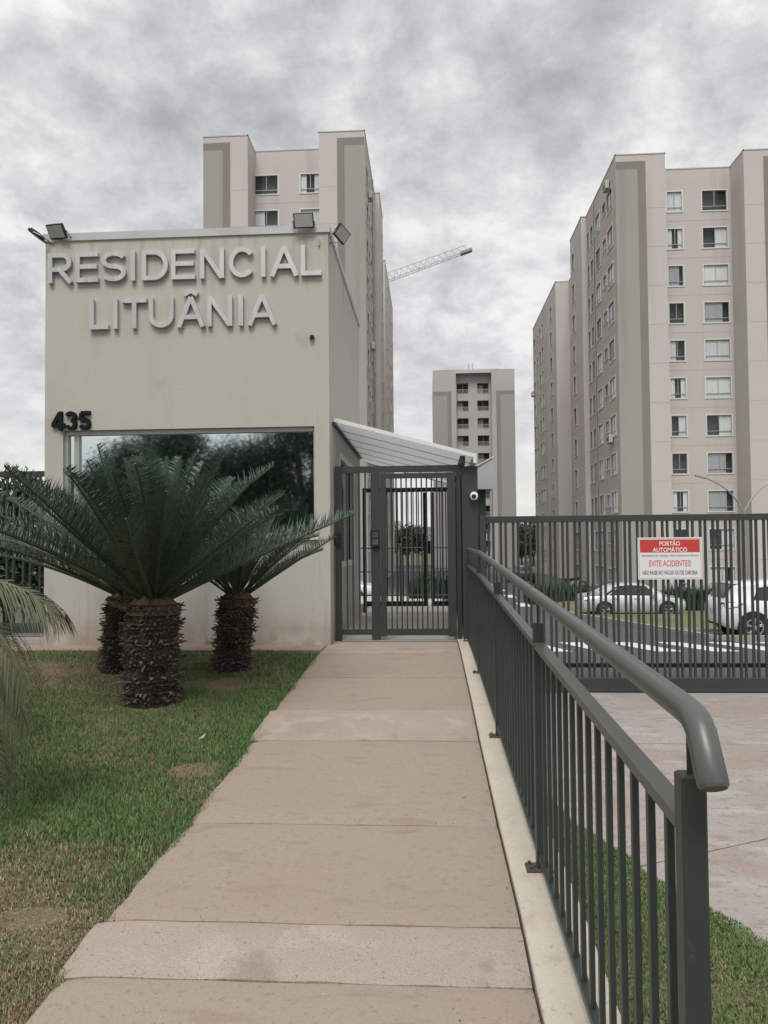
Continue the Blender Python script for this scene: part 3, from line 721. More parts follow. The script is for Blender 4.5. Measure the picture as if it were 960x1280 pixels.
# ------------------------------------------------------------------ pedestrian gate
PY = 10.6
pg = empty('pedestrian_gate', (-.4, PY, 0), label='dark green-grey barred pedestrian gate at the end of the ramp', cat='gate')
def pbox(name, x0, x1, z0, z1, par, root, m=m_gate, y0=PY - .025, y1=PY + .025, c=.004):
    mb = MB(); mb.cbox(x0, x1, y0, y1, z0, z1, c, 0); return rel(mb.build(name, m, par), root)
pbox('post', -1.318, -1.235, .0, 2.44, pg, pg, y0=PY - .04, y1=PY + .04)
pbox('post', -.815, -.695, .0, 2.345, pg, pg, y0=PY - .042, y1=PY + .042)
pbox('lintel', -1.234, .435, 2.345, 2.435, pg, pg)
pbox('bottom_rail', -1.234, -.816, .085, .16, pg, pg)
bar = MB(); bar.cbox(-.011, .011, -.011, .011, 0, 2.185, .002); bar = bar.mesh('bar', m_gate)
for x in (-1.155, -1.075, -.985, -.895): o = link('bar', bar, pg, (x, PY, .16)); rel(o, pg)
leaf = rel(link('gate_leaf', MB().mesh('gate_leaf_frame', m_gate), pg), pg)
lf = MB(); lf.cbox(-.688, -.605, PY - .03, PY + .03, .06, 2.335, .004); lf.cbox(.245, .36, PY - .03, PY + .03, .06, 2.335, .004)
lf.box(-.605, .245, PY - .024, PY + .024, 2.26, 2.33); lf.box(-.605, .245, PY - .024, PY + .024, .075, .165)
leaf.data = lf.mesh('gate_leaf_frame', m_gate)
bar2 = MB(); bar2.cbox(-.010, .010, -.010, .010, 0, 2.095, .002); bar2 = bar2.mesh('bar', m_gate)
for i in range(11):
    x = -.605 + .85 * (i + 1) / 12
    link('bar', bar2, leaf, (x, PY, .165))
pbox('post', .375, .432, .0, 2.343, pg, pg, m=m_dark)
pbox('panel', .452, .672, -.6, 2.415, pg, pg, y0=PY - .02, y1=PY + .02)
pbox('threshold', -1.23, .37, -.002, .012, pg, pg, m=m_metal, y0=PY - .05, y1=PY + .05, c=.002)
# reader boxes
rd = empty('card_reader', (-.755, PY - .042, 1.43), label='black card reader with keypad on the middle gate post', cat='card reader')
mb = MB(); mb.cbox(-.065, .065, -.05, 0, -.12, .12, .012); mb.build('housing', m_black, rd)
mb = MB(); mb.cbox(-.042, .042, -.056, -.0505, .0, .085, .004); mb.build('screen', mat('reader screen', (.05, .06, .065), .08), rd)
mb = MB()
for i in range(3):
    for j in range(3): mb.cbox(-.038 + i * .028, -.018 + i * .028, -.055, -.0505, -.09 + j * .026, -.074 + j * .026, .002)
mb.build('keypad', mat('keypad grey', (.16, .17, .17), .5), rd)
ic = empty('intercom', (-1.276, PY - .04, 1.42), label='black intercom box on the left gate post against the wall', cat='intercom')
mb = MB(); mb.cbox(-.052, .052, -.04, 0, -.085, .085, .014); mb.build('housing', m_black, ic)
mb = MB(); mb.cbox(-.03, .03, -.046, -.0405, -.055, .055, .008); mb.build('face', mat('intercom face', (.03, .034, .036), .2), ic)
hd = MB(); hd.tube([(-.565, PY - .03, 1.2), (-.565, PY - .075, 1.2), (-.565, PY - .075, 1.02), (-.565, PY - .03, 1.02)], .009, 8)

# inner gate of the passage
IY = 15.2
ig = empty('inner_gate', (-.45, IY, 0), label='near-black barred gate at the far end of the roofed passage', cat='gate')
for x0, x1 in ((-1.34, -1.27), (.37, .45)): pbox('post', x0, x1, 0, 2.49, ig, ig, m_dark, IY - .03, IY + .03)
for x0, x1 in ((.02, .09), (-.13, -.055)): pbox('stile', x0, x1, .12, 2.39, ig, ig, m_dark, IY - .025, IY + .025)
pbox('lintel', -1.269, .369, 2.40, 2.485, ig, ig, m_dark, IY - .025, IY + .025)
pbox('bottom_rail', -1.269, -.131, .12, .22, ig, ig, m_dark, IY - .02, IY + .02); pbox('bottom_rail', .091, .369, .12, .22, ig, ig, m_dark, IY - .02, IY + .02)
pbox('lock', -.045, .015, 1.16, 1.42, ig, ig, m_black, IY - .05, IY + .02)
bar3 = MB(); bar3.cbox(-.010, .010, -.010, .010, 0, 2.18, .002); bar3 = bar3.mesh('bar', m_dark)
for x in [-1.27 + .105 * i for i in range(1, 11)] + [.145, .205, .265, .325]:
    if -.14 < x < .1: continue
    rel(link('bar', bar3, ig, (x, IY, .22)), ig)
# fence along the right side of the passage
sf = empty('passage_fence', (.47, 12.9, 0), label='dark barred side fence along the right of the passage, seen end-on', cat='fence')
mb = MB(); mb.box(.455, .485, 10.66, 15.14, 2.33, 2.40); rel(mb.build('top_rail', m_gate, sf), sf)
mb = MB(); mb.box(.455, .485, 10.66, 15.14, .12, .18); rel(mb.build('bottom_rail', m_gate, sf), sf)
bar4 = MB(); bar4.cbox(-.01, .01, -.01, .01, 0, 2.15, .002); bar4 = bar4.mesh('bar', m_gate)
for i in range(40): rel(link('bar', bar4, sf, (.47, 10.75 + i * .11, .18)), sf)
mb = MB(); mb.box(.40, .62, 10.99, 15.3, -2.2, .10); kk = mb.build('passage_kerb', m_curb); tag(kk, 'low cream kerb under the side fence of the passage', 'kerb')
# far railing beyond the passage
fr = empty('barrier_rail', (-.4, 18.0, -.9), label='thin horizontal barrier rail beyond the inner gate', cat='railing')
for z in (1.28, .72, .16):
    mb = MB(); mb.tube([(-3.4, 18.0, z), (.6, 18.0, z)], .02, 6); rel(mb.build('rail', m_dark, fr), fr)
for x in (-3.4, -2.0, -.7, .6):
    mb = MB(); mb.tube([(x, 18.0, -1.3), (x, 18.0, 1.3)], .025, 6); rel(mb.build('post', m_dark, fr), fr)

# canopy
cn = empty('entrance_canopy', (-.4, 10.45, 3.0), label='sloping translucent canopy over the passage beside the gatehouse', cat='canopy')
cz = lambda x: 3.055 - (x + 1.31) * (.52 / 1.9)
NP = 6; ya, yb = 10.42, 15.6
for i in range(NP):
    a = ya + (yb - ya) * i / NP + .012; b = ya + (yb - ya) * (i + 1) / NP - .012
    mb = MB(); x0, x1 = -1.30, .60
    mb.hexa([(x0, a, cz(x0)), (x1, a, cz(x1)), (x1, b, cz(x1)), (x0, b, cz(x0)), (x0, a, cz(x0) + .012), (x1, a, cz(x1) + .012), (x1, b, cz(x1) + .012), (x0, b, cz(x0) + .012)])
    rel(mb.build('panel', m_frost, cn), cn)
for i in range(NP + 1):
    y = ya + (yb - ya) * i / NP; mb = MB(); x0, x1 = -1.305, .605; wv = .010
    hh = .045 if i in (0, NP) else .02
    mb.hexa([(x0, y - wv, cz(x0) - hh * .25), (x1, y - wv, cz(x1) - hh * .25), (x1, y + wv, cz(x1) - hh * .25), (x0, y + wv, cz(x0) - hh * .25),
             (x0, y - wv, cz(x0) + hh), (x1, y - wv, cz(x1) + hh), (x1, y + wv, cz(x1) + hh), (x0, y + wv, cz(x0) + hh)])
    rel(mb.build('joint_profile', m_white if i == 0 else m_dark, cn), cn)
mb = MB(); mb.box(.606, .65, ya - .01, yb, cz(.6) - .09, cz(.6) + .04); rel(mb.build('gutter', m_white, cn), cn)
mb = MB(); mb.box(.43, .50, ya + .05, yb, cz(.5) - .11, cz(.5) - .012); rel(mb.build('beam', m_gate, cn), cn)
for y in (10.52, 15.4):
    mb = MB(); mb.box(.435, .495, y - .03, y + .03, 2.42 if y < 12 else 0, cz(.5) - .112); rel(mb.build('post', m_dark, cn), cn)
mb = MB(); mb.box(-1.332, -1.29, ya, 14.6, cz(-1.31) - .05, cz(-1.31) - .015); rel(mb.build('wall_plate', m_gate, cn), cn)

# wall lamp in the passage (unlit bulkhead) and grey hood with bullet camera
hd_ = empty('service_hood', (.75, 12.2, 2.2), label='grey sloping plastic hood behind the gate panel', cat='hood')
mb = MB(); pr = [(.61, 2.20), (1.00, 2.20), (1.00, 2.66), (.94, 2.66), (.66, 2.47), (.62, 2.40)]
mb.prism(pr, 12.0, 12.9, 'y'); rel(mb.build('shell', mat('hood grey', (.40, .41, .415), .5), hd_), hd_)
mb = MB(); mb.hexa([(.60, 11.98, 2.47), (1.02, 11.98, 2.70), (1.02, 12.92, 2.70), (.60, 12.92, 2.47), (.60, 11.98, 2.49), (1.02, 11.98, 2.72), (1.02, 12.92, 2.72), (.60, 12.92, 2.49)])
rel(mb.build('lid', mat('hood light', (.55, .56, .57), .5), hd_), hd_)
mb = MB(); mb.box(.72, .90, 12.2, 12.6, -.9, 2.198); rel(mb.build('pedestal', m_gate, hd_), hd_)
bc = empty('bullet_camera', (.615, PY - .02, 2.0), label='white round security camera on the dark gate panel', cat='camera')
mb = MB(); mb.tube([(0, -.002, 0), (0, -.02, 0), (0, -.05, 0), (0, -.085, -.01), (-.004, -.115, -.014), (-.005, -.125, -.015)], [.045, .05, .056, .056, .05, .035], 20); mb.build('housing', m_white, bc, True)
mb = MB(); mb.tube([(-.005, -.122, -.015), (-.006, -.131, -.016)], [.032, .028], 18); mb.build('lens', m_black, bc, True)

# ------------------------------------------------------------------ sliding vehicle gate
SY = 10.66
sl = empty('sliding_gate', (3.4, SY, -.71), label='wide dark sliding vehicle gate of paired bars across the driveway', cat='gate')
pbox('post', .690, .775, -.72, 1.72, sl, sl, y0=PY - .045, y1=PY + .045)
X0, X1 = .80, 7.4
pbox('top_rail', X0 - .02, X1, 1.625, 1.715, sl, sl, y0=SY - .03, y1=SY + .03, c=.006)
pbox('bottom_rail', X0 - .02, X1, -.665, -.515, sl, sl, y0=SY - .03, y1=SY + .03, c=.006)
pbox('track', X0 - .1, X1 + 2, -.735, -.685, sl, sl, m_dark, SY - .06, SY + .06, .004)
pbox('back_rail', X0, X1, -.405, -.345, sl, sl, m_black, SY + .16, SY + .20, .004)
gb = MB(); gb.cbox(-.0165, .0165, -.015, .015, 0, 2.14, .003); gb = gb.mesh('bar', m_gate)
x = X0 + .02; i = 0
while x < X1 - .03:
    rel(link('bar', gb, sl, (x, SY, -.515)), sl); x += .066 if i % 2 == 0 else .1035; i += 1

# sign on the gate
sx0, sx1, sz0, sz1 = 2.845, 3.705, .825, 1.40; yS = SY - .045
sn = empty('warning_sign', ((sx0 + sx1) / 2, yS, (sz0 + sz1) / 2), label='red and white PORTÃO AUTOMÁTICO warning sign on the sliding gate', cat='sign')
mb = MB(); mb.box(sx0, sx1, yS, yS + .012, sz0, sz1); rel(mb.build('plate', mat('sign white', (.70, .71, .72), .5), sn), sn)
mb = MB(); d = .014; t = .006
m_sred = mat('sign red', (.52, .045, .035), .5)
mb.box(sx0 + .03, sx1 - .03, yS - .002, yS - .0003, sz1 - .205, sz1 - .03); rel(mb.build('red_field', m_sred, sn), sn)
mb = MB(); g_ = mat('sign border grey', (.35, .36, .37), .5)
for a, b, c, e_ in ((sx0 + d, sx1 - d, sz0 + d, sz0 + d + t), (sx0 + d, sx1 - d, sz1 - d - t, sz1 - d), (sx0 + d, sx0 + d + t, sz0 + d + t, sz1 - d - t), (sx1 - d - t, sx1 - d, sz0 + d + t, sz1 - d - t)):
    mb.box(a, b, yS - .0015, yS - .0002, c, e_)
rel(mb.build('border', g_, sn), sn)
def text(body, cx, cz, W_, H_, y, m, parent, bold=.0, name='lettering'):
    cu = bpy.data.curves.new(name, 'FONT'); cu.body = body; cu.extrude = .002; cu.offset = bold; cu.resolution_u = 3
    tmp = bpy.data.objects.new(name, cu); COL.objects.link(tmp)
    bpy.context.view_layer.update()
    me = bpy.data.meshes.new_from_object(tmp.evaluated_get(bpy.context.evaluated_depsgraph_get()))
    bpy.data.objects.remove(tmp); bpy.data.curves.remove(cu)
    n = len(me.vertices); co = np.empty(n * 3); me.vertices.foreach_get('co', co); co = co.reshape(-1, 3)
    lo, hi = co.min(0), co.max(0)
    X = cx + ((co[:, 0] - lo[0]) / (hi[0] - lo[0]) - .5) * W_; Z = cz + ((co[:, 1] - lo[1]) / (hi[1] - lo[1]) - .5) * H_
    Y = y - co[:, 2] * .4
    me.vertices.foreach_set('co', np.stack([X, Y, Z], 1).ravel()); me.materials.clear(); me.materials.append(m); me.update()
    return rel(link(name, me, parent), parent)
m_sw = mat('sign lettering white', (.8, .8, .8), .5); m_sb = mat('sign lettering dark', (.03, .035, .045), .5)
cx = (sx0 + sx1) / 2
text('PORTÃO', cx, 1.322, .275, .075, yS - .0028, m_sw, sn, .012)
text('AUTOMÁTICO', cx, 1.238, .46, .075, yS - .0028, m_sw, sn, .012)
text('(FECHAMENTO EM 1 SEGUNDO APÓS A PASSAGEM DO VEÍCULO)', cx, 1.148, .76, .032, yS - .001, m_sb, sn, 0)
text('EVITE ACIDENTES!', cx, 1.045, .56, .084, yS - .001, m_sred, sn, .004)
text('NÃO PASSE NO VÁCUO OU DE CARONA.', cx, .925, .74, .070, yS - .001, m_sb, sn, .008)

# fence left of the gatehouse
lfz = empty('bar_fence', (-7.2, 10.6, 0), label='dark barred fence at the left, joining the gatehouse wall behind the palms', cat='fence')
pbox('top_rail', -10.5, GX0 - .01, 2.36, 2.44, lfz, lfz); pbox('bottom_rail', -10.5, GX0 - .01, .12, .26, lfz, lfz); pbox('middle_rail', -10.5, GX0 - .01, .62, .68, lfz, lfz, m_dark, PY + .03, PY + .06)
gb = MB(); gb.cbox(-.0165, .0165, -.015, .015, 0, 2.1, .003); gb = gb.mesh('bar', m_gate)
x = GX0 - .05; i = 0
while x > -10.4:
    rel(link('bar', gb, lfz, (x, PY, .26)), lfz); x -= .10 if i % 2 else .145; i += 1
mb = MB(); mb.box(-10.5, GX0 - .002, 10.32, 10.85, -1, .06); fk = mb.build('fence_plinth', m_kerb); tag(fk, 'low concrete plinth under the left bar fence', 'plinth')

# ------------------------------------------------------------------ towers
def win_mesh(w_, h_, tag_):
    fr_ = MB(); t = .085; pr = .022
    fr_.box(-w_/2 - t, w_/2 + t, -pr, .05, h_, h_ + t); fr_.box(-w_/2 - t * 1.3, w_/2 + t * 1.3, -pr - .02, .05, -t, 0)
    fr_.box(-w_/2 - t, -w_/2, -pr, .05, 0, h_); fr_.box(w_/2, w_/2 + t, -pr, .05, 0, h_)
    sash = MB(); s = .03; tz = h_ * .22
    sash.box(-w_/2, w_/2, .03, .075, tz - s * .6, tz + s * .6); sash.box(-s/2 - .004, s/2 + .004, .032, .073, tz + s * .6, h_ - s)
    sash.box(-w_/2, w_/2, .03, .075, h_ - s, h_); sash.box(-w_/2, w_/2, .03, .075, 0, s)
    sash.box(-w_/2, -w_/2 + s, .034, .071, s, h_ - s); sash.box(w_/2 - s, w_/2, .034, .071, s, h_ - s)
    pn = MB(); pn.add([(-w_/2, .06, 0), (w_/2, .06, 0), (w_/2, .06, h_), (-w_/2, .06, h_)], [(0, 1, 2, 3)])
    def curt(spans, mi=1):
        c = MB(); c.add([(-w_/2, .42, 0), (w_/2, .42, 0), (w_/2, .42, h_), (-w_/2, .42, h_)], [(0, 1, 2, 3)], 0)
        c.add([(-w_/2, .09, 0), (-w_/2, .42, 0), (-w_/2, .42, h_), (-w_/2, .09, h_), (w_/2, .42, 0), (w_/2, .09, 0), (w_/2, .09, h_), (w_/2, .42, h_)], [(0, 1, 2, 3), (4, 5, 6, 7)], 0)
        for a, b in spans:
            n = max(4, int((b - a) * w_ / .07)); vs = []
            for i in range(n + 1):
                x_ = -w_/2 + w_ * (a + (b - a) * i / n); y_ = .085 + (.035 if i % 2 else 0)
                vs += [(x_, y_, .0), (x_, y_, h_)]
            c.add(vs, [(2 * i, 2 * i + 2, 2 * i + 3, 2 * i + 1) for i in range(n)], mi)
        return c.mesh('curtain', [m_room, m_curt, m_curt2])
    ks = [curt([]), curt([(0, 1)]), curt([(0, .42)]), curt([(0, .62), (.85, 1)]), curt([(.5, 1)]), curt([(0, .75)], 2), curt([(0, .3), (.7, 1)])]
    return fr_.mesh('window', m_trim), sash.mesh('sash', m_alu), pn.mesh('pane', m_glass), ks
WM = {}
def put_window(root, x, y, z, rz, w_, h_, k):
    key = (round(w_, 2), round(h_, 2))
    if key not in WM: WM[key] = win_mesh(w_, h_, key)
    f_, s_, p_, ks = WM[key]
    o = link('window', f_, root, (x, y, z), (0, 0, rz)); link('sash', s_, o); link('pane', p_, o); link('curtain', ks[k % len(ks)], o)
    return o

def ac_unit(root, x, y, z, rz):
    mb = MB(); mb.cbox(-.40, .40, -.34, -.06, 0, .55, .02); mb.cyl((-.1, -.345, .28), (0, -1, 0), .2, .012, 16)
    o = mb.build('air_conditioner', mat('ac housing', (.5, .5, .49), .6), root, loc=(x, y, z), rot=(0, 0, rz))
    g = MB(); g.cyl((-.1, -.359, .28), (0, -1, 0), .17, .006, 16); g.box(.16, .34, -.352, -.341, .1, .45); g.build('grille', m_dark, o)
    b = MB(); b.box(-.32, -.28, -.36, 0, -.05, -.003); b.box(.28, .32, -.36, 0, -.05, -.003); b.build('bracket', m_metal, o)
    return o

def tower(loc, label, top, nfl, fh, wtop, seed, side_windows, mirror=False, z_base=-2.5):
    """local x to the right along the front, y away; the detailed side is x=0 (mirror flips it)"""
    rnd = random.Random(seed)
    T = empty('apartment_tower', loc, label=label, cat='apartment block', group='tall apartment towers behind the gate')
    sgn = -1 if mirror else 1
    W_ = 11.82
    X = lambda x: (W_ - x) if mirror else x
    zt = top; mb = MB()
    # rectangles of the openings
    rows = [wtop - fh * i for i in range(nfl)]; wh = 1.42
    rec_cols = ((4.12, 5.14), (6.55, 8.24)) if not mirror else ((3.55, 5.05), (6.78, 8.53))
    def seg(p0, p1, rects, m=0, top_=None, zb=z_base):
        a, b = (X(p0[0]), p0[1]), (X(p1[0]), p1[1])
        L_ = math.hypot(b[0] - a[0], b[1] - a[1])
        if mirror: a, b = b, a; rects = [(L_ - r[1], L_ - r[0], r[2], r[3]) for r in rects]
        wall_holes(mb, a, b, zb, top_ or zt, rects, .10, m)
        for r in rects:
            d = Vector((b[0] - a[0], b[1] - a[1], 0)).normalized(); u = (r[0] + r[1]) / 2
            p = Vector((a[0], a[1], 0)) + d * u; rz = math.atan2(d.y, d.x)
            put_window(T, p.x, p.y, r[2], rz, r[1] - r[0], r[3] - r[2], rnd.choice([0, 0, 0, 1, 1, 2, 3, 4, 5, 6, 0] if abs(rz) < .1 else [1, 1, 5, 1, 3, 2, 0]))
    pr = zt
    seg((0, 0), (3.32, 0), [])
    seg((3.32, 0), (3.32, 2.3), [])
    x0 = 3.32
    rr = [(a - x0, b - x0, z - wh, z) for a, b in rec_cols for z in rows]
    seg((3.32, 2.3), (8.52, 2.3), rr)
    seg((8.52, 2.3), (8.52, 0), [])
    seg((8.52, 0), (W_, 0), [])
    # the detailed side, walking from the back towards the front so that outside lies to the right
    side = [(0, 41.7), (0, 31.0), (.35, 31.0), (.35, 30.7), (0, 30.7), (0, 24.9), (1.35, 24.9), (1.35, 16.0), (.06, 16.0), (.06, 14.6), (-.40, 14.6), (-.40, 9.75), (0, 9.75), (0, 0)]
    for q, (a, b) in enumerate(zip(side[:-1], side[1:])):
        rects = []
        if abs(a[0] - b[0]) < 1e-6:
            for (xs_, ya_, yb_, hh) in side_windows:
                if abs(xs_ - a[0]) < .01 and b[1] <= ya_ and yb_ <= a[1]:
                    for z in rows: rects.append((a[1] - yb_, a[1] - ya_, z - hh, z) if hh > 1 else (a[1] - yb_, a[1] - ya_, z - hh - .1, z - .1))
        seg(a, b, rects, 1 if q in (0, 12) else 0)
    seg((W_, 0), (W_, 41.7), []); seg((W_, 41.7), (0, 41.7), [])
    # roof
    fp = [(0, 0), (3.32, 0), (3.32, 2.3), (8.52, 2.3), (8.52, 0), (W_, 0), (W_, 41.7)] + side[:-1]
    mb.add([(X(a), b, zt - .9) for a, b in fp], [tuple(range(len(fp)))], 0)
    wall = mb.build('wall', [m_pink, m_beige], T)
    # parapet coping
    cp = MB(); pts = [(8.52, 2.3), (3.32, 2.3)]
    loop = [(0, 0), (3.32, 0), (3.32, 2.3), (8.52, 2.3), (8.52, 0), (W_, 0)]
    full = list(reversed(side))[:-1]
    def strip(a, b):
        a = Vector((X(a[0]), a[1], 0)); b = Vector((X(b[0]), b[1], 0)); d = (b - a); l = d.length; d.normalize(); n = Vector((-d.y, d.x, 0)) * .03
        a -= d * .03; b += d * .03
        cp.hexa([tuple(a - n + Vector((0, 0, zt))), tuple(b - n + Vector((0, 0, zt))), tuple(b + n + Vector((0, 0, zt))), tuple(a + n + Vector((0, 0, zt))),
                 tuple(a - n + Vector((0, 0, zt + .07 + .001 * len(cp.f)/6))), tuple(b - n + Vector((0, 0, zt + .07 + .001 * len(cp.f)/6))), tuple(b + n + Vector((0, 0, zt + .07 + .001 * len(cp.f)/6))), tuple(a + n + Vector((0, 0, zt + .07 + .001 * len(cp.f)/6)))])
    for a, b in zip(loop[:-1], loop[1:]): strip(a, b)
    for a, b in zip(side[:-1], side[1:]): strip(a, b)
    cp.build('coping', mat('parapet cap', (.47, .445, .42), .8), T)
    # painted L-shaped bands, raised render 2 cm
    def band(x0, x1, z0, z1, m, nm):
        a, b = sorted((X(x0), X(x1))); b_ = MB(); b_.box(a, b, -.022, -.001, z0, z1); b_.build(nm, m, T)
    for m0 in (0, 1):
        Q = (lambda x: x) if m0 == 0 else (lambda x: W_ - x)
        if (m0 == 1) and mirror is None: pass
        band(Q(.02), Q(1.46), z_base, zt - 1.02, m_grey, 'panel'); band(Q(1.462), Q(2.0), z_base, zt - .45, m_taupe, 'stripe'); band(Q(.02), Q(1.458), zt - 1.018, zt - .452, m_taupe, 'stripe')
    # floor joints: shallow grooves drawn as thin recess strips on front
    gm = MB(); jm = mat('joint sealant', (.425, .39, .36), .9)
    for i in range(1, nfl):
        z = wtop + .55 - fh * i
        for a, b, yy in ((2.05, 3.30, 0), (3.34, 8.50, 2.3), (8.54, W_ - 2.05, 0)):
            p, q = sorted((X(a), X(b))); gm.box(p, q, yy - .006, yy + .004, z, z + .022)
        p, q = (X(0), X(0)); s_ = -1 if not mirror else 1
        for ya_, yb_, xs_ in ((.05, 9.7, 0), (9.8, 14.5, -.40), (25, 30.6, 0), (16.1, 24.8, 1.35)):
            xx = X(xs_) + s_ * .004; gm.box(min(xx, xx - s_ * .01), max(xx, xx - s_ * .01), ya_, yb_, z, z + .022)
    gm.build('joint', jm, T)
    # drain pipe
    dp = MB(); xx = X(-.07); dp.tube([(xx, 6.9, z_base), (xx, 6.9, zt - .2)], .06, 8); dp.build('drainpipe', m_metal, T)
    return T, X

SW = [(0, 1.12, 2.64, 1.42), (0, 3.08, 4.10, .8), (0, 5.0, 6.42, 1.42), (0, 7.4, 8.2, 1.42), (0, 8.65, 9.4, 1.42),
      (-.40, 12.9, 13.9, 1.42), (1.35, 18.6, 20.0, 1.42), (0, 27.4, 28.6, 1.3), (0, 33.4, 34.6, 1.42), (0, 35.2, 36.4, 1.42), (0, 37.6, 38.4, .8), (0, 39.6, 41.0, 1.42)]
TR, XA = tower((12.93, 52.0, 0), 'tall beige and pink apartment tower on the right behind the sliding gate', 27.9, 11, 2.66, 26.3, 3, SW)
ac_unit(TR, 0, 2.0, 26.45, R(-90)); ac_unit(TR, 0, 2.2, 8.5, R(-90)); ac_unit(TR, 1.35, 19.0, 6.6, R(-90)); ac_unit(TR, 0, 41.0, 19.5, R(-90))
TL, XB = tower((-16.2, 53.7, 0), 'pale apartment tower rising behind the gatehouse roof', 31.3, 11, 2.70, 29.45, 5, SW, mirror=True)
ac_unit(TL, 11.82, 2.9, 27.6, R(90)); ac_unit(TL, 11.82, 4.6, 16.6, R(90))

# far centre tower
CT = empty('apartment_tower', (.72, 114, 0), label='smaller grey apartment tower in the distance between the two near towers', cat='apartment block', group='tall apartment towers behind the gate')
mb = MB(); zt = 27.85; rows = [26.05 - 2.66 * i for i in range(11)]; oh = 1.62
wall_holes(mb, (0, 0), (3.45, 0), -3, zt, []); wall_holes(mb, (3.45, 0), (3.45, 1.2), -3, zt, [])
wall_holes(mb, (3.45, 1.2), (8.75, 1.2), -3, zt - .3, [(a, a + 1.72, z - oh, z) for a in (.18, 3.25) for z in rows], .9)
wall_holes(mb, (8.75, 1.2), (8.75, 0), -3, zt, []); wall_holes(mb, (8.75, 0), (12.2, 0), -3, zt, [])
wall_holes(mb, (12.2, 0), (12.2, 20), -3, zt, []); wall_holes(mb, (12.2, 20), (0, 20), -3, zt, [])
wall_holes(mb, (0, 20), (0, 0), -3, zt, [(18 - i, 19.2 - i, z - 1.3, z) for i in (3, 9, 14) for z in rows], .3)
mb.add([(0, 0, zt - .5), (12.2, 0, zt - .5), (12.2, 20, zt - .5), (0, 20, zt - .5)], [(0, 1, 2, 3)])
m_far = mat('far tower paint', (.44, .425, .415), .9, spots=[(.25, .4, .75, (.41, .39, .38))])
m_farp = mat('far tower panel', (.335, .325, .31), .9); m_fars = mat('far tower stripe', (.25, .24, .23), .9)
mb.build('wall', m_far, CT)
for Q in ((lambda x: x), (lambda x: 12.2 - x)):
    def bnd(a, b, z0, z1, m, nm):
        a, b = sorted((Q(a), Q(b))); k = MB(); k.box(a, b, -.05, -.001, z0, z1); k.build(nm, m, CT)
    bnd(.05, 2.15, -3, 24.0, m_farp, 'panel'); bnd(2.16, 2.75, -3, 24.6, m_fars, 'stripe'); bnd(.05, 2.15, 24.01, 24.6, m_fars, 'stripe')
pm = MB(); pm.box(1.0, 10.2, 3, 12, zt - .5, zt + .75); pm.build('penthouse', m_far, CT)
am = MB()
for x in (5.7, 6.3): am.tube([(x, 6, zt + .7), (x, 6, zt + 2.4)], .05, 5)
am.build('antenna', m_metal, CT)
wb = MB(); wb.add([(0, .88, 0), (1.72, .88, 0), (1.72, .88, oh), (0, .88, oh)], [(0, 1, 2, 3)], 0); wb.box(.55, .62, .80, .86, 0, oh, 1); wb.add([(.1, .86, .0), (.9, .86, .0), (.9, .86, oh * .9), (.1, .86, oh * .9)], [(0, 1, 2, 3)], 2)
wb = wb.mesh('window', [m_room, m_alu, m_curt2])
wb2 = MB(); wb2.add([(0, .88, 0), (1.72, .88, 0), (1.72, .88, oh), (0, .88, oh)], [(0, 1, 2, 3)], 0); wb2.box(.85, .92, .80, .86, 0, oh, 1); wb2 = wb2.mesh('window', [m_room, m_alu])
rb = MB(); rb.box(-.03, 1.75, -.03, .01, .62, .68); rb.box(-.03, 1.75, -.03, .01, .05, .10)
for i in range(9): rb.box(.0 + i * .2, .04 + i * .2, -.02, .0, .10, .62)
rb = rb.mesh('balcony_rail', m_alu)
for a in (.18, 3.25):
    for k, z in enumerate(rows):
        o = link('window', wb if (k + int(a)) % 2 else wb2, CT, (3.45 + a, 1.2, z - oh)); link('balcony_rail', rb, o, (0, 0, 0))

# ------------------------------------------------------------------ crane jib behind the left tower
cr = empty('tower_crane', (-24, 190, -2), label='thin lattice crane jib rising out from behind the left tower', cat='crane')
m_crane = mat('crane steel', (.5, .5, .5), .6)
A = Vector((-24, 190, 63.6)); B = Vector((10.6, 190, 75.6)); d = (B - A).normalized(); up_ = Vector((-d.z, 0, d.x))
ln = (B - A).length; nseg = 22; hgt = 2.3
mb = MB(); P1 = lambda s: A + d * s + Vector((0, -.8, 0)); P2 = lambda s: A + d * s + Vector((0, .8, 0)); P3 = lambda s: A + d * s + up_ * hgt * (1 - .25 * s / ln)
for f_ in (P1, P2, P3): mb.tube([f_(0), f_(ln)], .085, 5)
mb.build('chord', m_crane, cr).matrix_parent_inverse = Matrix.Translation(-Vector(cr.location))
mb = MB()
for i in range(nseg):
    s = ln * i / nseg; e_ = ln * (i + 1) / nseg; h_ = (s + e_) / 2
    for f_ in (P1, P2): mb.tube([f_(s), P3(h_)], .045, 4); mb.tube([P3(h_), f_(e_)], .045, 4)
    mb.tube([P1(s), P2(e_)], .04, 4)
mb.build('lattice', m_crane, cr).matrix_parent_inverse = Matrix.Translation(-Vector(cr.location))
mb = MB(); c_ = P1(ln - 2.4); mb.hexa([tuple(P1(ln - 2.2) - up_ * .3), tuple(P1(ln + .8) - up_ * .3), tuple(P2(ln + .8) - up_ * .3), tuple(P2(ln - 2.2) - up_ * .3), tuple(P1(ln - 2.2) + up_ * .35), tuple(P1(ln + .8) + up_ * .35), tuple(P2(ln + .8) + up_ * .35), tuple(P2(ln - 2.2) + up_ * .35)])
mb.build('jib_head', mat('crane dark steel', (.28, .285, .29), .6), cr).matrix_parent_inverse = Matrix.Translation(-Vector(cr.location))
mb = MB(); mb.box(-25.1, -22.9, 189, 191, -2, 66); mb.build('mast', m_crane, cr).matrix_parent_inverse = Matrix.Translation(-Vector(cr.location))

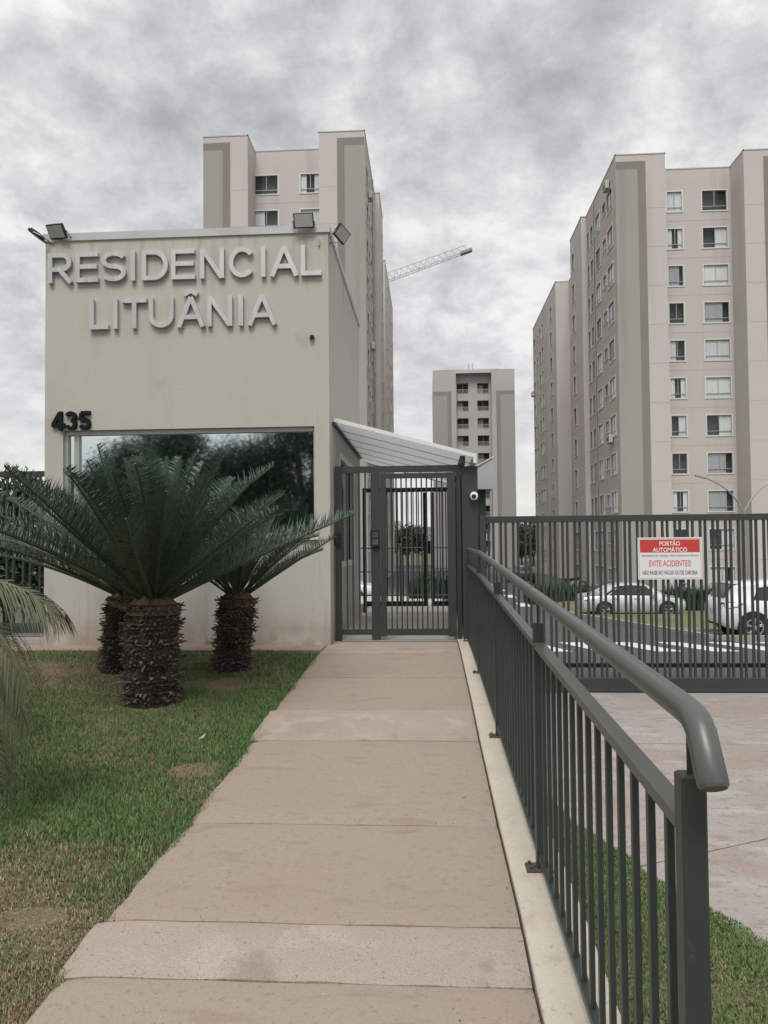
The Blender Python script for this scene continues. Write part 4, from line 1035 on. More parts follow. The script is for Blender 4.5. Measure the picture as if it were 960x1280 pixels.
# ------------------------------------------------------------------ street lamp
sl_ = empty('street_lamp', (14.5, 36, -1.86), label='grey double-armed curved street lamp rising above the sliding gate', cat='street lamp')
mb = MB(); mb.tube([(14.5, 36, -1.86), (14.5, 36, .5), (14.5, 36, 2.85)], [.075, .06, .05], 10); rel(mb.build('pole', m_metal, sl_, True), sl_)
for s in (-1, 1):
    mb = MB(); p = [(14.5, 36, 2.75), (14.5 + s * .28, 36, 3.28), (14.5 + s * .7, 36, 3.78), (14.5 + s * 1.15, 36, 4.12), (14.5 + s * 1.7, 36, 4.38)]
    mb.tube(p, [.045, .04, .037, .034, .03], 8); rel(mb.build('arm', m_metal, sl_, True), sl_)
    mb = MB(); x = 14.5 + s * 1.68
    mb.hexa([(x, 35.9, 4.33), (x + s * .5, 35.93, 4.47), (x + s * .5, 36.07, 4.47), (x, 36.1, 4.33), (x, 35.9, 4.40), (x + s * .5, 35.93, 4.53), (x + s * .5, 36.07, 4.53), (x, 36.1, 4.40)])
    rel(mb.build('lamp_head', m_metal, sl_), sl_)

# ------------------------------------------------------------------ cars
m_tyre = mat('tyre rubber', (.018, .018, .019), .8); m_rim = mat('alloy rim', (.50, .51, .52), .3, .7); m_cglass = mat('car glass', (.022, .027, .03), .05, spec=.8)
m_trimk = mat('car black trim', (.015, .016, .017), .6); m_tail = mat('tail lamp red', (.22, .018, .02), .2); m_head = mat('head lamp', (.55, .57, .58), .15)
def make_car(label, loc, rz, paint, L_, W_, H_, prof, glass, wheels, group, hatch=False, parts=True, scale=1):
    """prof: list of (x, z_low, z_belt, z_top, half width scale); x=0 rear. The car's local +x is its nose"""
    T = empty('parked_car', loc, rz, label=label, cat='car', group=group)
    xs = [p[0] for p in prof]; hw = W_ / 2
    def sect(x):
        f_ = lambda k: float(np.interp(x, xs, [p[k] for p in prof]))
        zl, zb, zt, ws = f_(1), f_(2), f_(3), f_(4); w_ = hw * ws
        cab = max(0, min(1, (zt - zb) / .42)); rw = w_ * (1 - .22 * cab)
        return [(w_ * .90, zl), (w_ * .985, zl + .10), (w_, zl + (zb - zl) * .55), (w_ * .965, zb - .03), (w_ * .93, zb), (rw + (w_ * .93 - rw) * .06, zb + (zt - zb) * .86 if zt > zb + .05 else zb + (zt - zb) * .6), (rw * .86, zt - .01 * cab), (rw * .5, zt + .012), (0, zt + .018)]
    st = sorted(set(xs + [xs[0] + (xs[-1] - xs[0]) * i / 36 for i in range(37)]))
    body = MB(); gl = MB(); n = 9
    ring = [[(x, y, z) for y, z in sect(x)] + [(x, -y, z) for y, z in reversed(sect(x)[:-1])] for x in st]
    m_ = len(ring[0])
    for rg in ring: body.v += rg
    for i in range(len(st) - 1):
        for k in range(m_ - 1):
            body.f.append((i * m_ + k, i * m_ + k + 1, (i + 1) * m_ + k + 1, (i + 1) * m_ + k)); body.mi.append(0)
        body.f.append((i * m_ + m_ - 1, i * m_, (i + 1) * m_, (i + 1) * m_ + m_ - 1)); body.mi.append(1)
    body.f.append(tuple(range(m_ - 1, -1, -1))); body.mi.append(0); q = (len(st) - 1) * m_; body.f.append(tuple(q + k for k in range(m_))); body.mi.append(0)
    body.f = [tuple(reversed(f)) for f in body.f]
    body.build('body', [paint, m_trimk], T, True)
    def surf(x, zz, s):
        """point on the side at height zz"""
        sc = sect(x)
        for (y0, z0), (y1, z1) in zip(sc[:-1], sc[1:]):
            if z0 <= zz <= z1 and z1 > z0:
                t_ = (zz - z0) / (z1 - z0); return (x, s * (y0 + (y1 - y0) * t_ + .006), zz)
        return (x, s * sc[5][0], zz)
    for s in (-1, 1):
        for poly in glass:
            g = MB(); nn = 8
            (xa0, za0), (xa1, za1), (xb0, zb0), (xb1, zb1) = poly   # bottom rear, bottom front, top rear, top front
            for j in range(4):
                for i in range(nn + 1):
                    u = i / nn; v = j / 3
                    x = (xa0 + (xa1 - xa0) * u) * (1 - v) + (xb0 + (xb1 - xb0) * u) * v; z = (za0 + (za1 - za0) * u) * (1 - v) + (zb0 + (zb1 - zb0) * u) * v
                    g.v.append(surf(x, z, s))
            for j in range(3):
                for i in range(nn):
                    a = j * (nn + 1) + i; fq = (a, a + 1, a + nn + 2, a + nn + 1); g.f.append(fq if s < 0 else tuple(reversed(fq))); g.mi.append(0)
            g.build('side_window', m_cglass, T)
    # wheels
    for wx, r in wheels:
        for s in (-1, 1):
            yo = s * (hw - .005)
            a_ = MB(); a_.cyl((wx, s * (hw - .25), r + .02), (0, s, 0), r + .075, .263, 28); a_.build('wheel_arch', m_trimk, T)
            t_ = MB(); t_.tube([(wx, s * (hw - .2), r), (wx, s * (hw - .17), r), (wx, s * (hw + .0), r), (wx, s * (hw + .02), r)], [r * .9, r, r, r * .93], 28); to = t_.build('wheel', m_tyre, T, True)
            rm = MB(); rm.tube([(wx, s * (hw + .0205), r), (wx, s * (hw + .024), r)], [r * .70, r * .70], 28, True); ro = rm.build('rim', m_trimk, to)
            sp_ = MB(); k5 = 5
            sp_.tube([(wx, s * (hw + .024), r), (wx, s * (hw + .034), r)], r * .17, 12)
            ringp = [(wx + r * .66 * math.cos(t), s * (hw + .028), r + r * .66 * math.sin(t)) for t in [2 * math.pi * i / 28 for i in range(29)]]
            sp_.tube(ringp, r * .055, 5, False)
            for i in range(k5):
                for dt in (-.13, .13):
                    t = 2 * math.pi * i / k5 + .3
                    sp_.tube([(wx + r * .12 * math.cos(t), s * (hw + .030), r + r * .12 * math.sin(t)), (wx + r * .66 * math.cos(t + dt), s * (hw + .028), r + r * .66 * math.sin(t + dt))], r * .05, 4)
            sp_.build('spokes', m_rim, to)
    return T, surf, sect
m_silver = mat('silver car paint', (.60, .615, .63), .3, .4, coat=.6)
m_wcar = mat('white car paint', (.74, .745, .75), .3, 0, coat=.6)
m_gcar = mat('dark car paint', (.03, .033, .036), .3, .3, coat=.5)
sedan = [(0, .34, .74, .80, .80), (.06, .30, .86, .92, .90), (.35, .26, .92, .98, .97), (.75, .22, .93, 1.03, 1.0), (1.30, .19, .93, 1.36, 1.0), (1.75, .18, .93, 1.45, 1.0), (2.3, .18, .92, 1.47, 1.0), (2.75, .18, .91, 1.42, 1.0), (3.15, .19, .89, 1.22, 1.0), (3.55, .2, .87, .95, 1.0), (4.1, .22, .80, .86, .97), (4.38, .25, .68, .76, .88), (4.46, .32, .56, .62, .78)]
gsed = [[(1.12, .95), (2.02, .95), (1.62, 1.35), (2.04, 1.38)], [(2.08, .95), (3.2, .92), (2.10, 1.38), (2.72, 1.34)], [(.92, .965), (1.08, .955), (1.38, 1.28), (1.58, 1.34)]]
S1, surf1, sect1 = make_car('silver sedan parked side-on beyond the white road markings', (6.55, 34.2, zdrive(34.2)), R(2), m_silver, 4.46, 1.74, 1.47, sedan, gsed, [(.92, .31), (3.62, .31)], 'cars parked beyond the gate')
def quadpart(T, nm, pts, m, th=.008):
    mb = MB(); mb.add(pts, [tuple(range(len(pts)))]); return mb.build(nm, m, T)
for s in (-1, 1):
    quadpart(S1, 'tail_lamp', [surf1(.07, .70, s), surf1(.40, .74, s), surf1(.46, .88, s), surf1(.07, .86, s)][::1 if s < 0 else -1], m_tail)
    quadpart(S1, 'headlamp', [surf1(4.02, .60, s), surf1(4.38, .58, s), surf1(4.36, .66, s), surf1(3.92, .74, s)][::1 if s < 0 else -1], m_head)
    for xx in (1.55, 2.06, 3.2):
        mb = MB(); p = [surf1(xx, z, s) for z in (.28, .5, .7, .9)]; mb.tube([(a, b - s * .003, c) for a, b, c in p], .006, 4); mb.build('door_seam', m_trimk, S1)
    for xx in (1.25, 2.2):
        mb = MB(); a, b, c = surf1(xx, .80, s); mb.box(a, a + .2, min(b, b + s * .03), max(b, b + s * .03), c, c + .03); mb.build('door_handle', m_silver, S1)
    mb = MB(); mb.cbox(2.9, 3.08, min(s * .86, s * 1.02), max(s * .86, s * 1.02), .92, 1.05, .02); mb.build('mirror', m_silver, S1)
suv = [(0, .40, .74, .80, .80), (.05, .34, .93, .97, .90), (.14, .30, .98, 1.08, .95), (.38, .26, .99, 1.40, .985), (.62, .24, .99, 1.49, 1.0), (1.4, .23, .98, 1.54, 1.0), (2.2, .23, .97, 1.52, 1.0), (2.7, .23, .95, 1.41, 1.0), (3.25, .24, .93, 1.04, 1.0), (3.9, .26, .86, .94, .98), (4.2, .32, .70, .78, .88), (4.27, .40, .58, .64, .78)]
gsuv = [[(.78, 1.04), (1.22, 1.02), (.92, 1.36), (1.24, 1.40)], [(1.27, 1.02), (2.15, 1.01), (1.29, 1.40), (2.12, 1.42)], [(2.2, 1.01), (3.0, .985), (2.18, 1.41), (2.62, 1.35)]]
S2, surf2, sect2 = make_car('white hatchback with red tail lamp parked at the right edge, seen from behind', (7.72, 21.4, zdrive(21.4)), R(-2), m_wcar, 4.27, 1.74, 1.56, suv, gsuv, [(.76, .33), (3.36, .33)], 'cars parked beyond the gate')
for s in (-1, 1):
    quadpart(S2, 'tail_lamp', [surf2(.13, .80, s), surf2(.42, .86, s), surf2(.52, .95, s), surf2(.15, 1.0, s)][::1 if s < 0 else -1], m_tail)
    for xx in (1.24, 2.18, 3.1):
        mb = MB(); p = [surf2(xx, z, s) for z in (.36, .55, .75, .98)]; mb.tube([(a, b - s * .003, c) for a, b, c in p], .006, 4); mb.build('door_seam', m_trimk, S2)
    for xx in (1.4, 2.35):
        mb = MB(); a, b, c = surf2(xx, .88, s); mb.box(a, a + .2, min(b, b + s * .03), max(b, b + s * .03), c, c + .03); mb.build('door_handle', m_wcar, S2)
    mb = MB(); mb.cbox(2.72, 2.9, min(s * .88, s * 1.06), max(s * .88, s * 1.06), 1.0, 1.15, .02); mb.build('mirror', m_wcar, S2)
def rearq(T, nm, x0, pts, m):     # piece on the rear face: (y, z, dx)
    mb = MB(); mb.add([(x0 + dx, y, z) for y, z, dx in pts], [tuple(range(len(pts)))]); return mb.build(nm, m, T)
rearq(S2, 'rear_window', 0, [(.58, 1.10, .105), (-.58, 1.10, .105), (-.50, 1.45, .325), (.50, 1.45, .325)], m_cglass)
for s in (-1, 1): rearq(S2, 'tail_lamp', 0, [(s * .52, .84, -.0), (s * .79, .82, .07), (s * .79, .98, .04), (s * .54, .96, .02)][::1 if s > 0 else -1], m_tail)
mb = MB(); mb.box(.005, .12, -.66, .66, .40, .50); mb.build('bumper_guard', m_trimk, S2)
mb = MB(); mb.box(-.012, .02, -.24, .24, .64, .77); mb.build('number_plate', mat('plate grey', (.5, .5, .5), .5), S2)
mb = MB(); mb.box(.30, .52, -.52, .52, 1.45, 1.475); mb.build('spoiler', m_wcar, S2)
D1, _, _ = make_car('dark car parked far down the lane beside the distant tower', (8.0, 64, zdrive(64)), R(96), m_gcar, 4.46, 1.74, 1.47, sedan, gsed, [(.92, .31), (3.62, .31)], 'cars parked beyond the gate')
D2, _, _ = make_car('pale car parked far off, seen through the inner gate', (-3.4, 46, zdrive(46)), R(176), m_wcar, 4.46, 1.74, 1.47, sedan, gsed, [(.92, .31), (3.62, .31)], 'cars parked beyond the gate')
# motorcycle
mc = empty('motorcycle', (9.6, 55, zdrive(55)), R(12), label='dark motorcycle parked in the lane behind the gate bars', cat='motorcycle')
for x in (0, 1.3):
    mb = MB(); mb.tube([(x + .29 * math.cos(t), 0, .31 + .29 * math.sin(t)) for t in [2 * math.pi * i / 20 for i in range(21)]], .05, 6, False); mb.cyl((x, -.05, .31), (0, 1, 0), .08, .1, 10); mb.build('wheel', m_tyre, mc)
mb = MB(); mb.hexa([(.1, -.1, .65), (.75, -.1, .7), (.75, .1, .7), (.1, .1, .65), (.0, -.13, .8), (.75, -.12, .78), (.75, .12, .78), (.0, .13, .8)]); mb.build('seat', m_black, mc)
mb = MB(); mb.hexa([(.75, -.1, .62), (1.1, -.1, .72), (1.1, .1, .72), (.75, .1, .62), (.72, -.13, .86), (1.08, -.1, .92), (1.08, .1, .92), (.72, .13, .86)]); mb.build('tank', m_gcar, mc)
mb = MB(); mb.hexa([(.35, -.13, .25), (.95, -.13, .25), (.95, .13, .25), (.35, .13, .25), (.4, -.12, .6), (.95, -.12, .6), (.95, .12, .6), (.4, .12, .6)]); mb.build('engine', m_metal, mc)
mb = MB(); mb.tube([(1.3, .06, .31), (1.1, .06, 1.0)], .025, 6); mb.tube([(1.3, -.06, .31), (1.1, -.06, 1.0)], .025, 6); mb.tube([(1.05, -.36, 1.05), (1.12, -.1, 1.02), (1.12, .1, 1.02), (1.05, .36, 1.05)], .018, 6); mb.build('fork', m_metal, mc)

# ------------------------------------------------------------------ vegetation
def leafmat(name, c1, c2, rough=.55):
    return mat(name, c1, rough, spots=[(2.2, .38, .62, c2), (16, .45, .7, tuple(v * .65 for v in c1[:3]))], spec=.35)
m_cyc = leafmat('cycad leaf', (.062, .104, .084), (.088, .132, .094), .32)
m_rach = mat('cycad rib', (.045, .065, .036), .5)
def frond_mesh(L_, e_curve, seed, nl=92, ll=.17, m=None, vang=38, droop=0.0, wid=.0055, sweep=52):
    """frond along +x; the rib bends down (positive e_curve) or up"""
    rnd = random.Random(seed); mb = MB()
    pts = []; p = Vector((0, 0, 0)); ang = 0; n = 26
    for i in range(n + 1):
        pts.append(p.copy()); t = i / n
        ang = e_curve * (t ** 1.5); p = p + Vector((math.cos(ang), 0, -math.sin(ang))) * (L_ / n)
    tw = rnd.uniform(-.25, .25)
    mb.tube(pts, [.013 * (1 - .8 * i / n) + .0015 for i in range(n + 1)], 4, True, 1)
    for i in range(nl):
        t = .15 + .85 * (i + .5) / nl; f_ = t * n; k = min(int(f_), n - 1); q = pts[k].lerp(pts[k + 1], f_ - k)
        d = (pts[k + 1] - pts[k]).normalized(); upn = Vector((-d.z, 0, d.x)); upn = upn if upn.z > 0 else -upn
        sz = math.sin(math.pi * min(1, (t - .15) / .85 * .86 + .12)) ** .6
        for s in (-1, 1):
            sw = R(sweep + 22 * t + rnd.uniform(-9, 9)); va = R(vang * (1 - .3 * t) + rnd.uniform(-13, 13)); l = ll * sz * rnd.uniform(.8, 1.12)
            side = Vector((0, s, 0)) * math.cos(va) + upn * math.sin(va)
            dr = d * math.cos(sw) + side * math.sin(sw)
            wv = dr.cross(upn).normalized() * 0 + d * wid
            mid = q + dr * l * .5; tip = q + dr * l + Vector((0, 0, -droop * l))
            b0 = len(mb.v); mb.v += [tuple(q - wv * .7), tuple(q + wv * .7), tuple(mid + wv), tuple(tip), tuple(mid - wv)]
            mb.f.append((b0, b0 + 1, b0 + 2, b0 + 3, b0 + 4)); mb.mi.append(0)
    return mb.mesh('frond', [m or m_cyc, m_rach])
FR = [frond_mesh(1.0, .06 + .08 * i, 20 + i, nl=104, ll=.165, wid=.0031, vang=40) for i in range(5)] + [frond_mesh(1.0, -.18, 31, nl=104, ll=.15, wid=.0031, vang=44), frond_mesh(1.0, .10, 32, nl=104, ll=.15, wid=.0031, vang=44)]
m_trunk = mat('cycad trunk', (.030, .024, .019), 1, spots=[(9, .45, .7, (.055, .045, .036)), (40, .5, .7, (.018, .014, .011))], bump=(60, 1, .02))
m_stub = mat('cycad leaf base', (.075, .061, .049), .95, spots=[(26, .48, .60, (.19, .16, .13)), (7, .52, .64, (.022, .018, .014)), (5, .60, .68, (.15, .075, .035))])
m_fuzz = mat('cycad crown fuzz', (.115, .070, .042), 1, spots=[(30, .45, .7, (.06, .04, .026)), (9, .5, .7, (.15, .09, .05))], bump=(80, 1, .02))
def cycad(loc, label, h, r, scale, nf, seed, lean=(0, 0), lowcut=8, bare=False, squash=1.0):
    rnd = random.Random(seed)
    T = empty('cycad_palm', loc, label=label, cat='palm', group='cycads on the lawn')
    n = 12; pts = [(lean[0] * i / n * h, lean[1] * i / n * h, -.08 + (h + .08) * i / n) for i in range(n + 1)]
    mb = MB(); mb.tube(pts, [r * (.80 + .05 * math.sin(i * 2.1)) for i in range(n + 1)], 18); mb.build('trunk', m_trunk, T, True)
    st = MB(); rows_ = int(h / .036)
    for j in range(rows_):
        z = .0 + h * (j + .3) / rows_; bul = 1 + .12 * math.sin(j * 2 * math.pi / 4.4 + seed)
        m_ = 34
        for k in range(m_):
            a = 2 * math.pi * (k + .5 * (j % 2) + rnd.uniform(-.2, .2)) / m_; ra = r * .78 * bul
            o_ = Vector((math.cos(a), math.sin(a), 0)); tn = Vector((-math.sin(a), math.cos(a), 0)); c = Vector((lean[0] * z, lean[1] * z, z)) + o_ * ra
            el_ = rnd.uniform(-.45, .85); dl = o_ * math.cos(el_) + Vector((0, 0, math.sin(el_))); l = rnd.uniform(.03, .068) * (1.9 if rnd.random() < .03 else 1); wv = tn * rnd.uniform(.009, .020); th = Vector((0, 0, rnd.uniform(.004, .010)))
            b0 = len(st.v); tip = c + dl * l + tn * rnd.uniform(-.015, .015)
            st.v += [tuple(c - wv - th), tuple(c + wv - th), tuple(c + wv + th), tuple(c - wv + th), tuple(tip - wv * .45 - th * .4), tuple(tip + wv * .45 - th * .4), tuple(tip + wv * .45 + th * .3), tuple(tip - wv * .45 + th * .3)]
            for f_ in ((0, 1, 5, 4), (1, 2, 6, 5), (2, 3, 7, 6), (3, 0, 4, 7), (4, 5, 6, 7)): st.f.append(tuple(b0 + q for q in f_)); st.mi.append(0)
    so = st.build('leaf_base', m_stub, T); so['kind'] = 'stuff'
    top = Vector((lean[0] * h, lean[1] * h, h))
    fz = MB(); fz.tube([top + Vector((0, 0, -.10)), top + Vector((0, 0, -.02)), top + Vector((0, 0, .05)), top + Vector((0, 0, .12))], [r * .84, r * .80, r * .55, r * .12], 18); fz.build('crown_base', m_fuzz, T, True)
    for i in range(nf):
        t = (i + .5) / nf; el_ = lowcut + (84 - lowcut) * t ** 1.15 + rnd.uniform(-5, 5); az = i * 137.508 + rnd.uniform(-12, 12)
        m_ = FR[i % 5] if el_ < 58 else FR[5 + i % 2]
        s = scale * (1 - .36 * t) * rnd.uniform(.88, 1.08)
        o = link('frond', m_, T); ro = .09 * (1 - t)
        a = R(az); o.location = top + Vector((math.cos(a) * ro, math.sin(a) * ro, .02 + .05 * t))
        o.rotation_euler = (R(rnd.uniform(-32, 32)), -R(el_), a); o.scale = (s, s, s)
    return T
cycad((-2.62, 7.0, lawnz(-2.62, 7.0) - .01), 'large front cycad with thick shaggy trunk and full dark green crown', .93, .295, 1.92, 66, 5, (.03, 0), 22)
cycad((-3.50, 8.42, lawnz(-3.5, 8.4) - .01), 'cycad behind and left of the big front cycad, trunk half hidden', .83, .25, 1.75, 48, 6, (.08, 0), 20)
cycad((-2.24, 8.45, lawnz(-2.2, 8.4) - .01), 'smaller leaning cycad right of the front one, close to the wall', .82, .24, 1.2, 46, 9, (.09, 0), 30)

# feather palm reaching in from the left edge
m_ol = mat('palm leaf olive', (.085, .098, .044), .6, spots=[(3, .4, .65, (.055, .075, .034)), (1.4, .48, .66, (.165, .135, .075))])
pl = empty('feather_palm', (-2.93, 4.3, -.25), label='olive feather palm with drooping dry-tipped fronds at the left edge', cat='palm')
mb = MB(); mb.tube([(0, 0, -.05), (.02, 0, .6), (0, 0, 1.42)], [.15, .12, .10], 14)
for i in range(12): mb.tube([(0, 0, .1 + i * .105), (0, 0, .14 + i * .105)], [.145 - i * .003, .135 - i * .003], 14)
mb.build('trunk', mat('palm trunk', (.13, .10, .075), .95, spots=[(8, .4, .7, (.09, .07, .05))], bump=(30, .8, .02)), pl, True)
def palm_frond(az, e0, L_, bend, seed, droop=1.0):
    rnd = random.Random(seed); mb = MB(); n = 22; p = Vector((0, 0, 1.36)); pts = [p.copy()]; ca, sa = math.cos(R(az)), math.sin(R(az))
    for i in range(n):
        e_ = R(e0) - R(bend) * (i / n) ** 1.2; p = p + Vector((math.cos(e_) * ca, math.cos(e_) * sa, math.sin(e_))) * L_ / n; pts.append(p.copy())
    mb.tube(pts, [.016 * (1 - .85 * i / n) + .002 for i in range(n + 1)], 5, True, 1)
    nl = 62
    for i in range(nl):
        t = .2 + .8 * (i + .5) / nl; f_ = t * n; k = min(int(f_), n - 1); q = pts[k].lerp(pts[k + 1], f_ - k); d = (pts[k + 1] - pts[k]).normalized()
        sd_ = Vector((-sa, ca, 0))
        for s in (-1, 1):
            l = .46 * math.sin(math.pi * (.18 + .74 * t)) ** .7 * rnd.uniform(.85, 1.1)
            dr = (d * .75 + sd_ * s * .6 + Vector((0, 0, rnd.uniform(-.1, .25)))).normalized(); wv = d * .0048
            pp = q.copy(); prev = None; row = []
            for j in range(5):
                ww = wv * (1, 1.15, 1.0, .7, .08)[j]; row.append((pp - ww, pp + ww)); dd = (dr + Vector((0, 0, -droop * .42 * j))).normalized(); pp = pp + dd * l / 4
            b0 = len(mb.v)
            for a, b in row: mb.v += [tuple(a), tuple(b)]
            for j in range(4): mb.f.append((b0 + 2 * j, b0 + 2 * j + 1, b0 + 2 * j + 3, b0 + 2 * j + 2)); mb.mi.append(0)
    mb.build('frond', [m_ol, m_rach], pl)
for i, (az, e0, L_, bend, dr) in enumerate([(4, 12, .80, 60, 1.6), (-12, -18, .92, 50, 1.6), (-4, -38, 1.05, 35, 1.4), (10, -60, 1.25, 20, 1.1), (-22, -48, 1.25, 30, 1.2), (150, 45, 1.6, 90, 1), (190, 30, 1.5, 70, 1), (215, 50, 1.6, 80, 1), (120, 40, 1.4, 80, 1), (250, 35, 1.3, 80, 1)]):
    palm_frond(az, e0, L_, bend, 60 + i, dr)

# strap-leaved shrubs by the parking
m_shr = leafmat('shrub strap leaf', (.034, .060, .035), (.05, .08, .045))
def strap_bush(loc, label, n, h, rad, seed):
    rnd = random.Random(seed); mb = MB()
    for i in range(n):
        a = rnd.uniform(0, 6.283); r_ = rad * math.sqrt(rnd.random()) * .8; b = Vector((r_ * math.cos(a) * 1.4, r_ * math.sin(a), 0)); a2 = rnd.uniform(0, 6.283); out_ = Vector((math.cos(a2), math.sin(a2), 0))
        hh = h * rnd.uniform(.6, 1.1); wv = Vector((-out_.y, out_.x, 0)) * rnd.uniform(.018, .03); k = rnd.uniform(.15, .5)
        p1 = b + Vector((0, 0, hh * .6)) + out_ * k * hh * .3; p2 = b + Vector((0, 0, hh)) + out_ * k * hh * .9
        b0 = len(mb.v); mb.v += [tuple(b - wv), tuple(b + wv), tuple(p1 - wv), tuple(p1 + wv), tuple(p2)]
        mb.f += [(b0, b0 + 1, b0 + 3, b0 + 2), (b0 + 2, b0 + 3, b0 + 4)]; mb.mi += [0, 0]
    o = mb.build('shrub', m_shr); o.location = loc
    return tag(o, label, 'shrub', 'strap-leaved shrubs by the parking')
for i, (x, y, h, r_, lb) in enumerate([(6.1, 42, 1.1, .9, 'dark strap-leaved shrub left of the silver sedan, nearest the railing'), (7.9, 43, 1.0, .8, 'dark shrub just behind the tail of the silver sedan'), (11.9, 36.5, 1.25, .9, 'strap-leaved shrub in front of the silver sedan nose'), (13.2, 36.2, 1.2, .8, 'strap-leaved shrub between the silver sedan and the white hatchback')]):
    strap_bush((x, y, zdrive(y) + .05), lb, 420, h, r_, 80 + i)

# leafy trees: trunk, limbs and a crown of many small leaves in clumps
def tree(loc, label, H_, rad, seed, nclump=60, leaf=.16, per=60, m=None, group=None, flat=.8, trunk_h=.35):
    rnd = random.Random(seed); T = empty('tree', loc, label=label, cat='tree', group=group)
    tm = MB(); th = H_ * trunk_h; tm.tube([(0, 0, -.2), (.05, 0, th * .5), (0, .05, th), (.1, 0, H_ * .7)], [H_ * .03, H_ * .024, H_ * .02, H_ * .006], 8)
    cl = []
    for i in range(nclump):
        while True:
            p = Vector((rnd.uniform(-1, 1), rnd.uniform(-1, 1), rnd.uniform(-1, 1)))
            if .25 < p.length < 1: break
        p = Vector((p.x * rad, p.y * rad, H_ - (H_ - th) * .5 + p.z * (H_ - th) * .5 * flat + rnd.uniform(-.1, .3))); cl.append(p)
    for p in cl[::6]: tm.tube([(0, 0, th * .9), tuple(Vector((0, 0, th)).lerp(p, .5) + Vector((0, 0, .2))), tuple(p)], [H_ * .012, H_ * .007, H_ * .002], 5)
    tm.build('trunk', mat('bark', (.09, .07, .055), .95, bump=(20, .8, .02)), T, True)
    n = nclump * per; rng = np.random.default_rng(seed); C_ = np.array([tuple(c) for c in cl])[np.repeat(np.arange(nclump), per)]
    rr = rad * .32; off = rng.normal(0, rr * .55, (n, 3)); off[:, 2] *= .7; c = C_ + off
    a = rng.normal(0, 1, (n, 3)); a /= np.linalg.norm(a, axis=1)[:, None]; b = rng.normal(0, 1, (n, 3)); b -= a * (a * b).sum(1)[:, None]; b /= np.linalg.norm(b, axis=1)[:, None]
    s = leaf * rng.uniform(.6, 1.3, n)[:, None]
    V = np.stack([c - a * s, c + b * s * .45, c + a * s, c - b * s * .45], 1).reshape(-1, 3)
    me = bpy.data.meshes.new('crown'); me.from_pydata(V.tolist(), [], (np.arange(n * 4).reshape(-1, 4)).tolist()); me.materials.append(m or m_leaf_haze); me.update()
    link('crown', me, T); return T
m_leaf_haze = leafmat('tree leaf', (.075, .10, .06), (.095, .12, .075), .6)  # far trees: distance haze put into the leaf colour as a lighter tone
m_leaf2 = leafmat('dark tree leaf', (.042, .072, .048), (.06, .095, .06), .6)
# across the street, seen in the window's reflection
for i, (x, y, h, r_, lb) in enumerate([(-14.2, -19.5, 8.9, 3.0, 'round dark street tree reflected at the left of the big window'), (-10.3, -21, 7.9, 2.5, 'lower street tree reflected in the middle of the big window'), (-6.2, -19, 10.2, 3.2, 'tallest street tree reflected at the right of the big window'), (-19, -24, 7.4, 2.8, 'small street tree reflected at the far left of the big window'), (2, -24, 8, 3.2, 'broad street tree across the road behind the ramp'), (-12, -27, 8.0, 3.6, 'background street tree seen between the reflected trees')]):
    tree((x, y, -.7), lb, h, r_, 100 + i, 170, .085, 230, m_leaf2, 'street trees reflected in the window', .95, .18)
# beyond the left fence
for i, (x, y, h, r_, lb) in enumerate([(-7.6, 13.2, 2.5, 1.0, 'dark bush behind the left fence, next to the gatehouse'), (-9.6, 13.5, 2.6, 1.1, 'dark bush behind the left fence at the picture edge'), (-12.0, 14.5, 2.7, 1.2, 'dark bush behind the left fence, outermost')]):
    tree((x, y, -.8), lb, h + .72, r_ * 1.15, 120 + i, 60, .09, 90, m_leaf2, 'bushes behind the left fence', 1.0, .36)
# distant trees in the gap
for i, (x, y, h, r_, lb) in enumerate([(14.3, 120, 6.5, 2.4, 'green tree at the foot of the distant tower, left one in the gap'), (17.2, 128, 8.0, 2.6, 'taller dark tree in the gap between the towers'), (19.5, 150, 8.0, 3.0, 'farthest tree in the gap beside the right tower'), (-3.5, 120, 7, 3.2, 'tree left of the distant tower seen through the inner gate'), (-8.5, 130, 6, 3.0, 'low tree far left seen through the gate bars')]):
    tree((x, y, -2.0), lb, h, r_, 140 + i, 44, .30, 50, m_leaf_haze, 'trees beyond the parking', .9, .2)
for i, (x, y) in enumerate([(.0, 27.5), (-3.9, 30.0)]):
    strap_bush((x, y, zpath(y)), ('low leafy shrub straight behind the inner gate', 'low leafy shrub left of centre behind the inner gate')[i], 300, 1.0, .7, 90 + i)
# far houses on the hill
hm_ = MB(); hm_.box(-3.5, 3.5, -3, 3, -3, 3.2, 0); hm_.add([(-4, -3.4, 3.2), (4, -3.4, 3.2), (4, 3.4, 3.2), (-4, 3.4, 3.2), (-4, 0, 4.8), (4, 0, 4.8)], [(0, 1, 5, 4), (2, 3, 4, 5), (1, 2, 5), (3, 0, 4)], 1)
hm_ = hm_.mesh('far_house', [mat('far house wall', (.5, .48, .45), .9), mat('far house roof', (.30, .17, .12), .9)])
hb_ = MB()
for i in range(40):
    x = 40 + 90 * hash1(i, 1) if i < 26 else -120 + 130 * hash1(i, 2); y = 480 + 300 * hash1(i, 3); x = x * y / 560; z = hillz(x, y) + 1.5
    sc = .8 + .7 * hash1(i, 4)
    n0 = len(hb_.v); hb_.v += [(v.co.x * sc + x, v.co.y * sc + y, v.co.z * sc + z) for v in hm_.vertices]
    for p in hm_.polygons: hb_.f.append(tuple(n0 + q for q in p.vertices)); hb_.mi.append(p.material_index)
tag(hb_.build('far_houses', list(hm_.materials)), 'tiny pale houses scattered over the distant hillside', 'houses', kind='stuff')

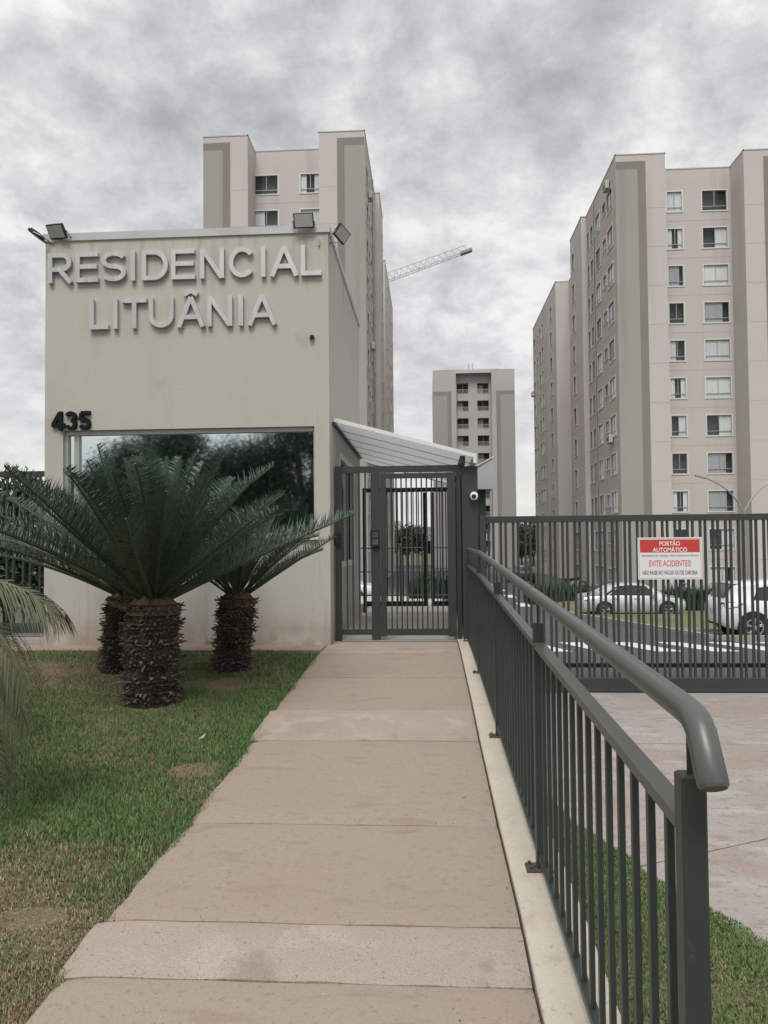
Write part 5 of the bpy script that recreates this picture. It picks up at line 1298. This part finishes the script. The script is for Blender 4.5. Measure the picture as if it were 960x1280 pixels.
# soil crumbs and dead leaf bits caught along the kerb and joints
mb = MB(); rd = random.Random(44)
for i in range(560):
    if i < 330: y = 1.3 + 8.6 * rd.random() ** 1.3; x = .352 - abs(rd.gauss(0, .014))
    elif i < 450: y = rd.choice([2.84, 3.2, 4.3, 5.9, 6.75, 8.05]) + rd.gauss(0, .015); x = rd.uniform(-1.35, .34)
    else: y = 1.5 + 7 * rd.random(); x = rd.uniform(-1.36, .34) if i > 535 else path_left(y) + abs(rd.gauss(0, .03))
    r_ = rd.uniform(.0015, .0045) * (1.8 if rd.random() < .06 else 1); z = zwalk(y) + .002; a = rd.uniform(0, 6.28)
    q = [(x + r_ * rd.uniform(.6, 1.3) * math.cos(a + k * 2.09), y + r_ * rd.uniform(.6, 1.3) * math.sin(a + k * 2.09), z) for k in range(3)]
    mb.add(q + [(x, y, z + r_ * rd.uniform(.5, 1.0))], [(0, 1, 3), (1, 2, 3), (2, 0, 3)])
tag(mb.build('debris', mat('soil crumbs', (.19, .14, .105), 1, spots=[(60, .45, .6, (.26, .20, .145)), (25, .5, .6, (.10, .09, .055))])), 'soil crumbs and dry bits gathered along the kerb and slab joints', 'debris', kind='stuff')

# litter on the lawn and ramp
for (x, y, lx, a, lb) in ((-1.78, 5.85, .055, 1.3, 'fallen pale leaf lying on the green lawn near the ramp'), (.19, 4.72, .018, .3, 'tiny white scrap on the ramp near the kerb')):
    mb = MB(); c, s = math.cos(a), math.sin(a); z = (lawnz(x, y) + .05) if x < -1 else zwalk(y) + .006
    mb.hexa([(x - c * lx, y - s * lx, z), (x - .2 * s * lx, y + .2 * c * lx, z), (x + c * lx, y + s * lx, z + .02), (x + .2 * s * lx, y - .2 * c * lx, z), (x - c * lx, y - s * lx, z + .004), (x - .2 * s * lx, y + .2 * c * lx, z + .004), (x + c * lx, y + s * lx, z + .024), (x + .2 * s * lx, y - .2 * c * lx, z + .004)])
    tag(mb.build('fallen_leaf' if x < -1 else 'paper_scrap', mat('dry leaf', (.5, .46, .36), .8)), lb, 'litter')
